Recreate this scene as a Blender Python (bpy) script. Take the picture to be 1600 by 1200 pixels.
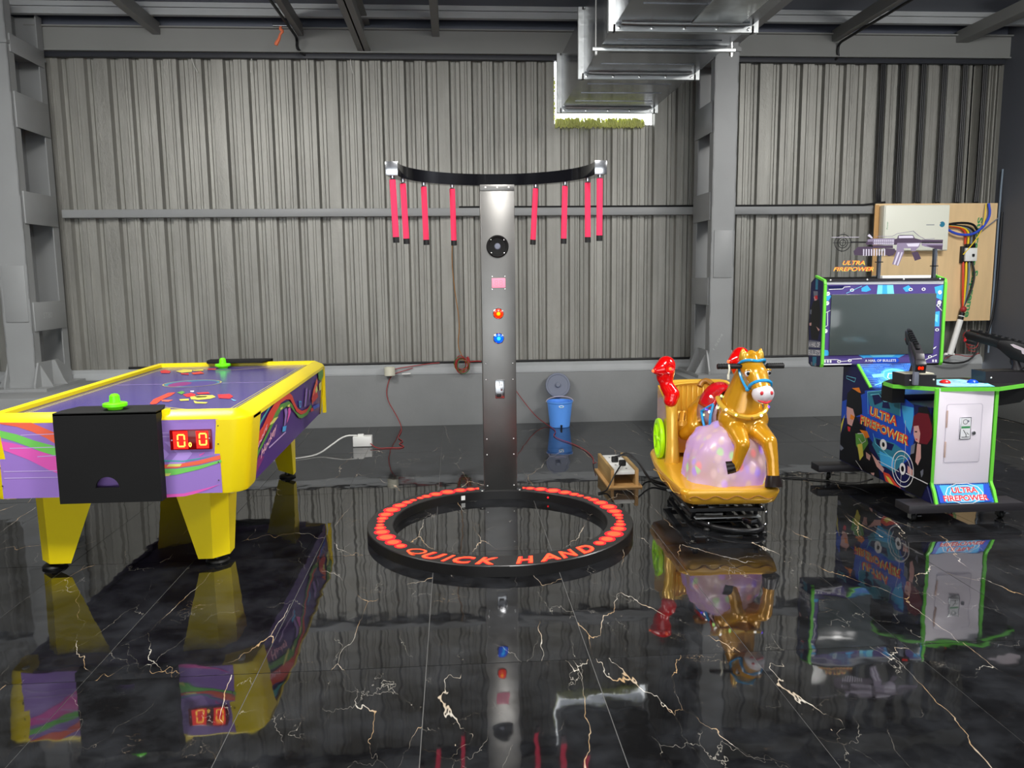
import bpy, bmesh, math, random
from mathutils import Vector, Matrix, noise
random.seed(7)
PI = math.pi
SC = bpy.context.scene
COL = SC.collection
for o in list(bpy.data.objects):
    bpy.data.objects.remove(o, do_unlink=True)

# ------------------------------------------------------------------ camera
CAM_F, CAM_YAW, CAM_PITCH, CAM_ROLL, CAM_H = 1252.5, .0704, .135, -.0106, 1.4016
def camera():
    cy, sy, cp, sp = math.cos(CAM_YAW), math.sin(CAM_YAW), math.cos(CAM_PITCH), math.sin(CAM_PITCH)
    fwd = Vector((sy*cp, cy*cp, -sp)); right = Vector((cy, -sy, 0)); up = right.cross(fwd)
    cr, sr = math.cos(CAM_ROLL), math.sin(CAM_ROLL)
    r2 = right*cr+up*sr; u2 = up*cr-right*sr
    cd = bpy.data.cameras.new('camera'); cam = bpy.data.objects.new('camera', cd)
    m = Matrix((r2, u2, -fwd)).transposed().to_4x4(); m.translation = (0, 0, CAM_H)
    cam.matrix_world = m
    cd.sensor_width = 36; cd.lens = CAM_F/1600*36; cd.clip_start = .05
    COL.objects.link(cam); SC.camera = cam
camera()

# ------------------------------------------------------------------ daylight, lamps, fill lights, exposure
SC.view_settings.view_transform = 'Standard'; SC.view_settings.look = 'None'
SC.view_settings.gamma = 1; SC.view_settings.use_curve_mapping = False
SC.view_settings.exposure = EXPOSURE = 0.22
W = bpy.data.worlds.new('overcast'); SC.world = W; W.use_nodes = True
bg = W.node_tree.nodes['Background']; bg.inputs[0].default_value = (.93, .97, 1, 1); bg.inputs[1].default_value = 3.4
def area(name, loc, sx, sy, power, rot=(0, 0, 0), col=(1, .98, .95)):
    l = bpy.data.lights.new(name, 'AREA'); l.shape = 'RECTANGLE'; l.size = sx; l.size_y = sy
    l.energy = power; l.color = col
    o = bpy.data.objects.new(name, l); o.location = loc; o.rotation_euler = rot; COL.objects.link(o); return o
def bulb(loc, power):  # added point fill, brightens the beams and ceiling
    l = bpy.data.lights.new('point_fill_light', 'POINT'); l.energy = power; l.shadow_soft_size = .16; l.color = (1, .98, .95)
    o = bpy.data.objects.new('point_fill_light', l); o.location = loc; COL.objects.link(o)
for x, y, p in ((-2.3, 4.4, 62), (4.0, 4.1, 82), (.6, 2.6, 75), (-2.6, 1.8, 75), (3.6, 1.6, 75)):   # first pair: ceiling lamps; the rest and all point lights: added fill
    area('ceiling_area_light', (x, y, 3.40), 1.4, .5, p); bulb((x, y, 3.30), p*.95)

# ------------------------------------------------------------------ materials
def srgb(r, g, b):
    f = lambda c: (c/255/12.92) if c/255 <= .04045 else ((c/255+.055)/1.055)**2.4
    return (f(r), f(g), f(b))
MT = {}
def M(name, col, rough=.5, metal=0., spec=.5, emit=None, es=0., coat=0., var=None, bump=None, alpha=None, ior=1.45):
    m = bpy.data.materials.new(name); m.use_nodes = True; nt = m.node_tree; b = nt.nodes['Principled BSDF']
    c = (*col, 1)
    b.inputs['Base Color'].default_value = c; b.inputs['Roughness'].default_value = rough
    b.inputs['Metallic'].default_value = metal; b.inputs['Specular IOR Level'].default_value = spec
    b.inputs['IOR'].default_value = ior
    if coat: b.inputs['Coat Weight'].default_value = coat; b.inputs['Coat Roughness'].default_value = .06
    if emit: b.inputs['Emission Color'].default_value = (*emit, 1); b.inputs['Emission Strength'].default_value = es
    if alpha is not None: b.inputs['Alpha'].default_value = alpha
    if var or bump:
        tc = nt.nodes.new('ShaderNodeTexCoord')
    if var:   # (scale vec, amount)
        mp = nt.nodes.new('ShaderNodeMapping'); mp.inputs['Scale'].default_value = var[0]
        n = nt.nodes.new('ShaderNodeTexNoise'); n.inputs['Detail'].default_value = 6; n.inputs['Scale'].default_value = 1
        mx = nt.nodes.new('ShaderNodeMix'); mx.data_type = 'RGBA'
        mx.inputs[6].default_value = tuple(x*(1-var[1]) for x in col)+(1,)
        mx.inputs[7].default_value = tuple(min(1, x*(1+var[1])) for x in col)+(1,)
        nt.links.new(tc.outputs['Object'], mp.inputs[0]); nt.links.new(mp.outputs[0], n.inputs[0])
        nt.links.new(n.outputs[0], mx.inputs[0]); nt.links.new(mx.outputs[2], b.inputs['Base Color'])
    if bump:  # (scale vec, strength, distance)
        mp2 = nt.nodes.new('ShaderNodeMapping'); mp2.inputs['Scale'].default_value = bump[0]
        n2 = nt.nodes.new('ShaderNodeTexNoise'); n2.inputs['Detail'].default_value = 5; n2.inputs['Scale'].default_value = 1
        bp = nt.nodes.new('ShaderNodeBump'); bp.inputs['Strength'].default_value = bump[1]; bp.inputs['Distance'].default_value = bump[2]
        nt.links.new(tc.outputs['Object'], mp2.inputs[0]); nt.links.new(mp2.outputs[0], n2.inputs[0])
        nt.links.new(n2.outputs[0], bp.inputs['Height']); nt.links.new(bp.outputs[0], b.inputs['Normal'])
    MT[name] = m; return m

# ------------------------------------------------------------------ mesh helpers
def wm(o):
    m = o.matrix_basis.copy()
    while o.parent:
        o = o.parent; m = o.matrix_basis @ m
    return m
class MB:
    """collects shapes (world coordinates) in one mesh"""
    def __init__(s): s.bm = bmesh.new(); s.mats = []; s.cur = 0
    def mat(s, m):
        if m not in s.mats: s.mats.append(m)
        s.cur = s.mats.index(m); return s
    def _f(s, vs):
        try: f = s.bm.faces.new(vs); f.material_index = s.cur; return f
        except ValueError: return None
    def box(s, c, size, rz=0., bev=0., mtx=None, seg=2):
        m = Matrix.Translation(c) @ (mtx if mtx else Matrix.Rotation(rz, 4, 'Z')) @ Matrix.Diagonal((*size, 1))
        r = bmesh.ops.create_cube(s.bm, size=1, matrix=m); vs = r['verts']
        fs = {f for v in vs for f in v.link_faces}
        for f in fs: f.material_index = s.cur
        if bev:
            es = list({e for v in vs for e in v.link_edges})
            bmesh.ops.bevel(s.bm, geom=es, offset=bev, segments=seg, affect='EDGES', profile=.5, material=s.cur)
        return s
    def bx(s, x0, x1, y0, y1, z0, z1, bev=0.):
        return s.box(((x0+x1)/2, (y0+y1)/2, (z0+z1)/2), (abs(x1-x0), abs(y1-y0), abs(z1-z0)), bev=bev)
    def beam(s, a, b, w, h, bev=0., up=(0, 0, 1)):
        a = Vector(a); b = Vector(b); d = b-a; L = d.length; d.normalize()
        u = Vector(up)
        if abs(d.dot(u)) > .99: u = Vector((0, 1, 0))
        x = d.cross(u).normalized(); z = x.cross(d)
        m = Matrix((x, d, z)).transposed().to_4x4()
        return s.box((a+b)/2, (w, L, h), mtx=m, bev=bev)
    def tube(s, pts, r, n=10, cap=True, sm=0, closed=False):
        pts = [Vector(p) for p in pts]
        rs = list(r) if isinstance(r, (list, tuple)) else [r]*len(pts)
        for _ in range(sm):
            q = [pts[0]]; qr = [rs[0]]
            for i in range(len(pts)-1):
                q += [pts[i]*.75+pts[i+1]*.25, pts[i]*.25+pts[i+1]*.75]; qr += [rs[i]*.75+rs[i+1]*.25, rs[i]*.25+rs[i+1]*.75]
            q.append(pts[-1]); qr.append(rs[-1]); pts, rs = q, qr
        N = len(pts); rings = []; prev = None
        for i, p in enumerate(pts):
            if closed: d = pts[(i+1) % N]-pts[i-1]
            else: d = pts[min(i+1, N-1)]-pts[max(i-1, 0)]
            if d.length < 1e-9: d = Vector((0, 0, 1))
            d.normalize()
            if prev is None:
                u = Vector((0, 0, 1)) if abs(d.z) < .9 else Vector((1, 0, 0))
                x = d.cross(u).normalized()
            else:
                x = prev-d*prev.dot(d)
                x = x.normalized() if x.length > 1e-6 else d.orthogonal().normalized()
            prev = x; y = d.cross(x)
            rings.append([s.bm.verts.new(p+(x*math.cos(2*PI*k/n)+y*math.sin(2*PI*k/n))*rs[i]) for k in range(n)])
        for i in range(N if closed else N-1):
            A = rings[i]; B = rings[(i+1) % N]
            for k in range(n): s._f((A[k], A[(k+1) % n], B[(k+1) % n], B[k]))
        if cap and not closed:
            s._f(rings[0][::-1]); s._f(rings[-1])
        return s
    def lathe(s, prof, mtx=None, n=24, caps=False):
        mtx = mtx or Matrix.Identity(4); rings = []
        for (r, z) in prof:
            if r < 1e-6: rings.append([s.bm.verts.new(mtx @ Vector((0, 0, z)))])
            else: rings.append([s.bm.verts.new(mtx @ Vector((r*math.cos(2*PI*k/n), r*math.sin(2*PI*k/n), z))) for k in range(n)])
        for A, B in zip(rings, rings[1:]):
            for k in range(n):
                k2 = (k+1) % n
                if len(A) == 1 and len(B) == 1: continue
                if len(A) == 1: s._f((A[0], B[k2], B[k]))
                elif len(B) == 1: s._f((A[k], A[k2], B[0]))
                else: s._f((A[k], A[k2], B[k2], B[k]))
        if caps:
            if len(rings[0]) > 1: s._f(rings[0][::-1])
            if len(rings[-1]) > 1: s._f(rings[-1])
        return s
    def prism(s, poly, t0, t1, fr, bev=0.):
        """poly 2-D in the frame fr=(origin, ux, uy); extruded along ux x uy from t0 to t1"""
        o, ux, uy = (Vector(v) for v in fr); nz = ux.cross(uy)
        a = sum(poly[i][0]*poly[(i+1) % len(poly)][1]-poly[(i+1) % len(poly)][0]*poly[i][1] for i in range(len(poly)))
        if a < 0: poly = poly[::-1]
        A = [s.bm.verts.new(o+ux*p[0]+uy*p[1]+nz*t0) for p in poly]
        B = [s.bm.verts.new(o+ux*p[0]+uy*p[1]+nz*t1) for p in poly]
        fs = [s._f(A[::-1]), s._f(B)]
        n = len(poly)
        for i in range(n): fs.append(s._f((A[i], A[(i+1) % n], B[(i+1) % n], B[i])))
        if bev:
            es = list({e for f in fs if f for e in f.edges})
            bmesh.ops.bevel(s.bm, geom=es, offset=bev, segments=2, affect='EDGES', profile=.5, material=s.cur)
        return s
    def loft(s, rings, cap=True, closed=True):
        R = [[s.bm.verts.new(p) for p in r] for r in rings]; n = len(R[0])
        for A, B in zip(R, R[1:]):
            for k in range(n if closed else n-1): s._f((A[k], A[(k+1) % n], B[(k+1) % n], B[k]))
        if cap: s._f(R[0][::-1]); s._f(R[-1])
        return s
    def ball(s, c, r, n=16, m=10, mtx=None):
        r = r if isinstance(r, (tuple, list)) else (r, r, r)
        mm = Matrix.Translation(c) @ (mtx if mtx else Matrix.Identity(4)) @ Matrix.Diagonal((*r, 1))
        prof = [(math.sin(PI*i/m), -math.cos(PI*i/m)) for i in range(m+1)]
        prof[0] = (0, -1); prof[-1] = (0, 1)
        return s.lathe(prof, mm, n)
    def poly(s, pts): s._f([s.bm.verts.new(p) for p in pts]); return s
    def fin(s, recalc=True):
        if recalc: bmesh.ops.recalc_face_normals(s.bm, faces=s.bm.faces[:])
        return s
    def build(s, name, m=None, parent=None, smooth=35, recalc=True, org=None):
        s.fin(recalc)
        if parent is not None: s.bm.transform(wm(parent).inverted())
        elif org is not None: s.bm.transform(Matrix.Translation(org).inverted())
        me = bpy.data.meshes.new(name); s.bm.to_mesh(me); s.bm.free()
        for x in (s.mats or ([m] if m else [])): me.materials.append(MT[x] if isinstance(x, str) else x)
        if smooth:
            me.shade_smooth(); me.set_sharp_from_angle(angle=math.radians(smooth))
        o = bpy.data.objects.new(name, me); COL.objects.link(o)
        if parent is not None: o.parent = parent
        elif org is not None: o.location = org
        return o
def tag(o, label=None, cat=None, group=None, kind=None):
    if label: o['label'] = label
    if cat: o['category'] = cat
    if group: o['group'] = group
    if kind: o['kind'] = kind
    return o
def thing(name, label, cat, loc=(0, 0, 0), group=None):
    o = bpy.data.objects.new(name, None); COL.objects.link(o); o.location = loc; o.empty_display_size = .1
    return tag(o, label, cat, group)
def inst(src, loc, parent=None, rot=None):
    o = src.copy(); COL.objects.link(o); o.parent = parent; o.location = loc
    if rot: o.rotation_euler = rot
    return o
def text_mesh(txt, bold=.0, shear=0.):
    """2-D outlines of a word, scaled to the unit square; returns (verts, faces)"""
    cu = bpy.data.curves.new('t', 'FONT'); cu.body = txt; cu.fill_mode = 'FRONT'; cu.offset = bold; cu.shear = shear; cu.resolution_u = 3
    ob = bpy.data.objects.new('t', cu); COL.objects.link(ob)
    dg = bpy.context.evaluated_depsgraph_get(); me = bpy.data.meshes.new_from_object(ob.evaluated_get(dg))
    vs = [(v.co.x, v.co.y) for v in me.vertices]; fs = [tuple(p.vertices) for p in me.polygons]
    bpy.data.objects.remove(ob); bpy.data.curves.remove(cu); bpy.data.meshes.remove(me)
    x0 = min(v[0] for v in vs); x1 = max(v[0] for v in vs); y0 = min(v[1] for v in vs); y1 = max(v[1] for v in vs)
    return [((a-x0)/(x1-x0), (b-y0)/(y1-y0)) for a, b in vs], fs
def add_text(mb, txt, fn, bold=.0, shear=0.):
    vs, fs = text_mesh(txt, bold, shear)
    V = [mb.bm.verts.new(fn(u, v)) for u, v in vs]
    for f in fs: mb._f([V[i] for i in f])
class Print:
    """flat print on a plane: origin + axes; every further shape lies a hair above the last"""
    def __init__(s, o, ux, uy, n, d0=.0012, step=.00006):
        s.o, s.ux, s.uy, s.n = Vector(o), Vector(ux), Vector(uy), Vector(n).normalized(); s.d = d0; s.step = step; s.mb = MB()
    def P(s, u, v): return s.o+s.ux*u+s.uy*v+s.n*s.d
    def up(s, m): s.mb.mat(m); s.d += s.step
    def poly(s, m, pts): s.up(m); s.mb.poly([s.P(*p) for p in pts]); return s
    def line(s, m, pts, w):
        s.up(m)
        for a, b in zip(pts, pts[1:]):
            a = Vector(a); b = Vector(b); t = b-a
            if t.length < 1e-6: continue
            t.normalize(); q = Vector((-t.y, t.x))*w/2; t = t*w*.3
            s.mb.poly([s.P(*(a-q-t)), s.P(*(b-q+t)), s.P(*(b+q+t)), s.P(*(a+q-t))])
        return s
    def ring(s, m, c, r, w, n=40, ry=None):
        s.up(m); ry = ry or r; k = ry/r
        for i in range(n):
            a, b = 2*PI*i/n, 2*PI*(i+1)/n
            s.mb.poly([s.P(c[0]+rr*math.cos(t), c[1]+rr*k*math.sin(t)) for rr, t in ((r-w/2, a), (r+w/2, a), (r+w/2, b), (r-w/2, b))])
        return s
    def disc(s, m, c, r, ry=None, n=28, a=0.):
        s.up(m); ry = ry or r; ca, sa = math.cos(a), math.sin(a)
        s.mb.poly([s.P(c[0]+r*math.cos(2*PI*i/n)*ca-ry*math.sin(2*PI*i/n)*sa, c[1]+r*math.cos(2*PI*i/n)*sa+ry*math.sin(2*PI*i/n)*ca) for i in range(n)]); return s
    def text(s, m, txt, quad, bold=.02, shear=0.):
        """quad: bottom-left, bottom-right, top-right, top-left"""
        s.up(m); bl, br, tr, tl = (Vector(q) for q in quad)
        def fn(u, v):
            p = (bl*(1-u)+br*u)*(1-v)+(tl*(1-u)+tr*u)*v; return s.P(p.x, p.y)
        add_text(s.mb, txt, fn, bold, shear); return s
    def build(s, name, parent): return s.mb.build(name, None, parent, smooth=0, recalc=False)

# ------------------------------------------------------------------ material library
M('steel_paint', srgb(146, 148, 148), .42, 0, .5, var=((3, 3, 3), .12), bump=((40, 40, 40), .08, .004))
M('beam_paint', srgb(136, 137, 134), .5, 0, .4, var=((2, 2, 2), .1))
M('roof_sheet', srgb(98, 102, 114), .45, .2, .4, var=((1, 6, 1), .15))
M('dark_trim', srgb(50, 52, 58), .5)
M('concrete', srgb(134, 136, 136), .7, 0, .3, var=((4, 4, 4), .1), bump=((30, 30, 30), .25, .004))
M('sill_paint', srgb(164, 167, 168), .5, 0, .4, var=((5, 1, 5), .12))
M('dark_wall', srgb(92, 95, 102), .6, 0, .3, var=((2, 2, 2), .08))
M('grout', srgb(112, 112, 110), .6)
M('galv', (.30, .31, .33), .22, 1., var=((2.5, 2.5, 2.5), .25), bump=((3, 3, 3), .2, .02))
M('galv_flange', (.5, .52, .52), .42, 1., bump=((25, 8, 25), .3, .006))
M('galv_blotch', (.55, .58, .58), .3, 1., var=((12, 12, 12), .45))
M('wool', srgb(240, 246, 176), .9, var=((30, 30, 30), .25))
M('black_cable', srgb(22, 22, 24), .45)
M('black', srgb(16, 16, 17), .45)
M('black_matte', srgb(22, 22, 22), .7, 0, .3, var=((5, 5, 5), .25))
M('black_gloss', srgb(14, 14, 18), .12, 0, .6, coat=.5)
M('ring_black', srgb(30, 29, 29), .3, .0, .5, var=((6, 6, 6), .2))
M('brushed', (.21, .205, .195), .36, 1., var=((6, 6, 6), .18), bump=((90, 90, 6), .06, .002))
M('screw', (.85, .85, .83), .25, 1.)
M('screw_white', srgb(235, 235, 230), .3)
M('chrome', (.62, .63, .65), .2, 1.)
M('yellow', srgb(248, 222, 10), .32, 0, .5)
M('yellow_rail', srgb(244, 220, 14), .3, 0, .5)
M('purple', srgb(88, 72, 150), .3, 0, .5)
M('purple_field', srgb(78, 66, 138), .18, 0, .5)
M('purple_side', srgb(84, 52, 134), .35)
M('lilac', srgb(160, 124, 206), .4)
M('lilac_light', srgb(186, 152, 232), .4)
M('orange', srgb(250, 110, 80), .4)
M('orange_red', srgb(226, 74, 54), .4)
M('green', srgb(122, 212, 96), .4)
M('green_dark', srgb(96, 158, 66), .4)
M('pink', srgb(236, 96, 190), .4)
M('pink_light', srgb(250, 190, 210), .4)
M('magenta', srgb(140, 50, 120), .4)
M('teal', srgb(70, 176, 176), .4)
M('pale_yellow', srgb(232, 232, 120), .4)
M('ink_white', srgb(240, 240, 244), .4)
M('ink_lavender', srgb(205, 180, 235), .4)
M('ink_yellow', srgb(226, 214, 90), .4)
M('ink_gold', srgb(190, 180, 110), .4)
M('ink_red', srgb(214, 50, 60), .4)
M('ink_black', srgb(12, 12, 16), .35)
M('ink_navy', srgb(20, 22, 80), .35)
M('ink_blue', srgb(30, 80, 200), .35)
M('ink_sky', srgb(70, 180, 245), .35)
M('ink_cyan', srgb(130, 225, 250), .35)
M('ink_teal', srgb(50, 130, 160), .35)
M('ink_orange', srgb(250, 140, 30), .35)
M('ink_skin', srgb(222, 170, 165), .4)
M('ink_hair', srgb(110, 18, 36), .4)
M('ink_grey', srgb(120, 125, 140), .4)
M('ink_violet', srgb(84, 70, 138), .4)
M('lime', srgb(112, 240, 20), .3, emit=srgb(112, 240, 20), es=.12)
M('lime_edge', srgb(116, 222, 70), .3)
M('led_window', srgb(70, 4, 8), .15, emit=srgb(150, 0, 0), es=.35)
M('led_seg', srgb(255, 200, 60), .4, emit=(1, .55, .06), es=2.4)
M('led_glow', srgb(255, 20, 10), .4, emit=(1, .01, .005), es=1.1)
M('stick_foam', srgb(250, 58, 96), .75, 0, .25)
M('dot_rim', srgb(255, 10, 16), .4, emit=(1, .008, .022), es=1.3)
M('dot_core', srgb(255, 50, 20), .4, emit=(1, .085, .028), es=1.5)
M('red_button', srgb(240, 30, 10), .2, emit=(1, .03, .0), es=1.0)
M('red_button_core', srgb(255, 150, 0), .2, emit=(1, .30, .0), es=1.6)
M('blue_button', srgb(0, 80, 235), .2, emit=(.0, .12, .9), es=.7)
M('blue_button_core', srgb(30, 170, 255), .2, emit=(.02, .45, 1), es=1.3)
M('pink_film', srgb(250, 150, 175), .3, emit=srgb(250, 130, 160), es=.25)
M('film_digit', srgb(225, 150, 170), .3)
M('bucket_blue', srgb(98, 164, 255), .35)
M('lid_grey', srgb(118, 124, 140), .35)
M('white_plastic', srgb(236, 236, 232), .35)
M('ivory', srgb(222, 220, 200), .4)
M('red_wire', srgb(160, 44, 44), .5)
M('white_wire', srgb(235, 235, 230), .5)
M('green_wire', srgb(70, 110, 60), .5)
M('blue_wire', srgb(50, 80, 200), .5)
M('yellow_wire', srgb(246, 214, 20), .5)
M('orange_wire', srgb(220, 70, 40), .5)
M('grey_wire', srgb(110, 125, 140), .5)
M('ply', srgb(232, 200, 152), .6, 0, .3, var=((14, 14, 2), .16))
M('ply_edge', srgb(196, 152, 96), .6, var=((20, 20, 3), .2))
M('grain_box', srgb(170, 140, 90), .6, var=((40, 3, 40), .25))
M('pcb_white', srgb(240, 241, 226), .4)
M('cabinet_white', srgb(244, 236, 246), .35)
M('stamp_green', srgb(60, 150, 90), .6)
M('gold', srgb(226, 170, 48), .26, .2, .6, coat=.4, bump=((2, 2, 2), .03, .01))
M('gold_bright', srgb(236, 190, 70), .22, .25, .6, coat=.4)
M('horse_gold', srgb(206, 148, 26), .24, .25, .6, coat=.5)
M('horse_blue', srgb(40, 160, 225), .25, coat=.4)
M('horse_red', srgb(196, 16, 28), .2, coat=.5)
M('lamp_red', srgb(224, 8, 10), .12, coat=.7)
M('lamp_glow', srgb(255, 90, 40), .3, emit=(1, .15, .05), es=1.2)
M('muzzle', srgb(226, 222, 226), .3, coat=.4)
M('horse_line', srgb(150, 100, 30), .4)
M('hoof', srgb(26, 16, 12), .3)
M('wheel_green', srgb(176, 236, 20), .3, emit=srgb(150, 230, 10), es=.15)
M('blanket', srgb(170, 140, 150), .25, .2, coat=.4)
M('led_white', srgb(255, 255, 250), .3, emit=(1, 1, .95), es=3.)
M('led_blue', srgb(60, 40, 255), .3, emit=(.15, .05, 1), es=2.5)
M('led_lime', srgb(190, 255, 120), .3, emit=(.6, 1, .3), es=2.)
M('rag', srgb(230, 120, 80), .6)
M('frame_black', srgb(30, 30, 32), .35, .3)
M('screen_glass', srgb(76, 84, 84), .14, 0, .5, coat=.4)
M('gun_black', srgb(13, 14, 17), .4)
M('gun_dark', srgb(44, 42, 46), .4)
M('gun_print', srgb(128, 116, 140), .4)
M('gun_print_dark', srgb(70, 56, 76), .4)
M('gun_print_light', srgb(196, 190, 206), .4)
M('gun_panel', srgb(222, 206, 214), .35)
M('beige', srgb(220, 214, 190), .5)
M('hinge', srgb(205, 175, 165), .4)
M('red_plastic', srgb(225, 30, 30), .25, coat=.4)
M('blue_plastic', srgb(20, 80, 220), .25, coat=.4)
M('chalk', srgb(168, 170, 170), .8)

def mat_floor():
    m = bpy.data.materials.new('marble_tile'); m.use_nodes = True; nt = m.node_tree; N = nt.nodes.new; L = nt.links.new
    b = nt.nodes['Principled BSDF']; b.inputs['Roughness'].default_value = .035
    b.inputs['IOR'].default_value = 1.75; b.inputs['Specular IOR Level'].default_value = .5
    tc = N('ShaderNodeTexCoord'); oi = N('ShaderNodeObjectInfo')
    off = N('ShaderNodeVectorMath'); off.operation = 'SCALE'; off.inputs[0].default_value = (37, 19, 0)
    L(oi.outputs['Random'], off.inputs['Scale'])
    ad = N('ShaderNodeVectorMath'); ad.operation = 'ADD'; L(tc.outputs['Object'], ad.inputs[0]); L(off.outputs[0], ad.inputs[1])
    def layer(scale, rotz, sxy, dist, wid, nscale, thr, dscale):
        mp = N('ShaderNodeMapping'); mp.inputs['Rotation'].default_value = (0, 0, rotz); mp.inputs['Scale'].default_value = (*sxy, 1)
        L(ad.outputs[0], mp.inputs[0])
        n = N('ShaderNodeTexNoise'); n.inputs['Scale'].default_value = dscale; n.inputs['Detail'].default_value = 5; n.inputs['Roughness'].default_value = .6
        L(mp.outputs[0], n.inputs[0])
        sb = N('ShaderNodeVectorMath'); sb.operation = 'SUBTRACT'; sb.inputs[1].default_value = (.5, .5, .5); L(n.outputs['Color'], sb.inputs[0])
        sc = N('ShaderNodeVectorMath'); sc.operation = 'SCALE'; sc.inputs['Scale'].default_value = dist; L(sb.outputs[0], sc.inputs[0])
        a2 = N('ShaderNodeVectorMath'); a2.operation = 'ADD'; L(mp.outputs[0], a2.inputs[0]); L(sc.outputs[0], a2.inputs[1])
        v = N('ShaderNodeTexVoronoi'); v.feature = 'DISTANCE_TO_EDGE'; v.inputs['Scale'].default_value = scale; L(a2.outputs[0], v.inputs['Vector'])
        # width varies along the vein
        wn = N('ShaderNodeTexNoise'); wn.inputs['Scale'].default_value = nscale; wn.inputs['Detail'].default_value = 3; L(ad.outputs[0], wn.inputs[0])
        mr = N('ShaderNodeMapRange'); mr.inputs[1].default_value = thr; mr.inputs[2].default_value = thr+.22; mr.inputs[3].default_value = 0; mr.inputs[4].default_value = wid
        L(wn.outputs[0], mr.inputs[0])
        d = N('ShaderNodeMath'); d.operation = 'DIVIDE'; L(v.outputs['Distance'], d.inputs[0])
        mx = N('ShaderNodeMath'); mx.operation = 'MAXIMUM'; mx.inputs[1].default_value = .0001; L(mr.outputs[0], mx.inputs[0]); L(mx.outputs[0], d.inputs[1])
        s = N('ShaderNodeMapRange'); s.inputs[1].default_value = .35; s.inputs[2].default_value = 1.0; s.inputs[3].default_value = 1; s.inputs[4].default_value = 0
        L(d.outputs[0], s.inputs[0]); return s.outputs[0]
    v1 = layer(1.7, .75, (1, .35), .22, .0042, 2.6, .45, 3.0)
    v2 = layer(3.4, -.6, (1, .5), .2, .0042, 4.0, .50, 5.0)
    v3 = layer(8., .3, (1, 1), .2, .009, 3.0, .63, 10.0)
    # cloudy ground
    cn = N('ShaderNodeTexNoise'); cn.inputs['Scale'].default_value = 5; cn.inputs['Detail'].default_value = 8; cn.inputs['Roughness'].default_value = .65; L(ad.outputs[0], cn.inputs[0])
    cr = N('ShaderNodeValToRGB'); cr.color_ramp.elements[0].position = .4; cr.color_ramp.elements[0].color = (.0045, .0045, .005, 1)
    cr.color_ramp.elements[1].position = .8; cr.color_ramp.elements[1].color = (.026, .028, .032, 1); L(cn.outputs[0], cr.inputs[0])
    # vein tint
    tn = N('ShaderNodeTexNoise'); tn.inputs['Scale'].default_value = 4; L(ad.outputs[0], tn.inputs[0])
    tr = N('ShaderNodeValToRGB'); tr.color_ramp.elements[0].position = .42; tr.color_ramp.elements[0].color = (.50, .33, .17, 1)
    tr.color_ramp.elements[1].position = .58; tr.color_ramp.elements[1].color = (.62, .58, .5, 1); L(tn.outputs[0], tr.inputs[0])
    cur = cr.outputs[0]
    for v, k in ((v2, .35), (v1, .8), (v3, .7)):
        k_ = N('ShaderNodeMath'); k_.operation = 'MULTIPLY'; k_.inputs[1].default_value = k; L(v, k_.inputs[0])
        mx = N('ShaderNodeMix'); mx.data_type = 'RGBA'; L(k_.outputs[0], mx.inputs[0]); L(cur, mx.inputs[6]); L(tr.outputs[0], mx.inputs[7]); cur = mx.outputs[2]
    L(cur, b.inputs['Base Color'])
    wn = N('ShaderNodeTexNoise'); wn.inputs['Scale'].default_value = 6.0; wn.inputs['Detail'].default_value = 1.5; L(ad.outputs[0], wn.inputs[0])
    bp = N('ShaderNodeBump'); bp.inputs['Strength'].default_value = .25; bp.inputs['Distance'].default_value = .004; L(wn.outputs[0], bp.inputs['Height']); L(bp.outputs[0], b.inputs['Normal'])
    MT['marble_tile'] = m
mat_floor()

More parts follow.
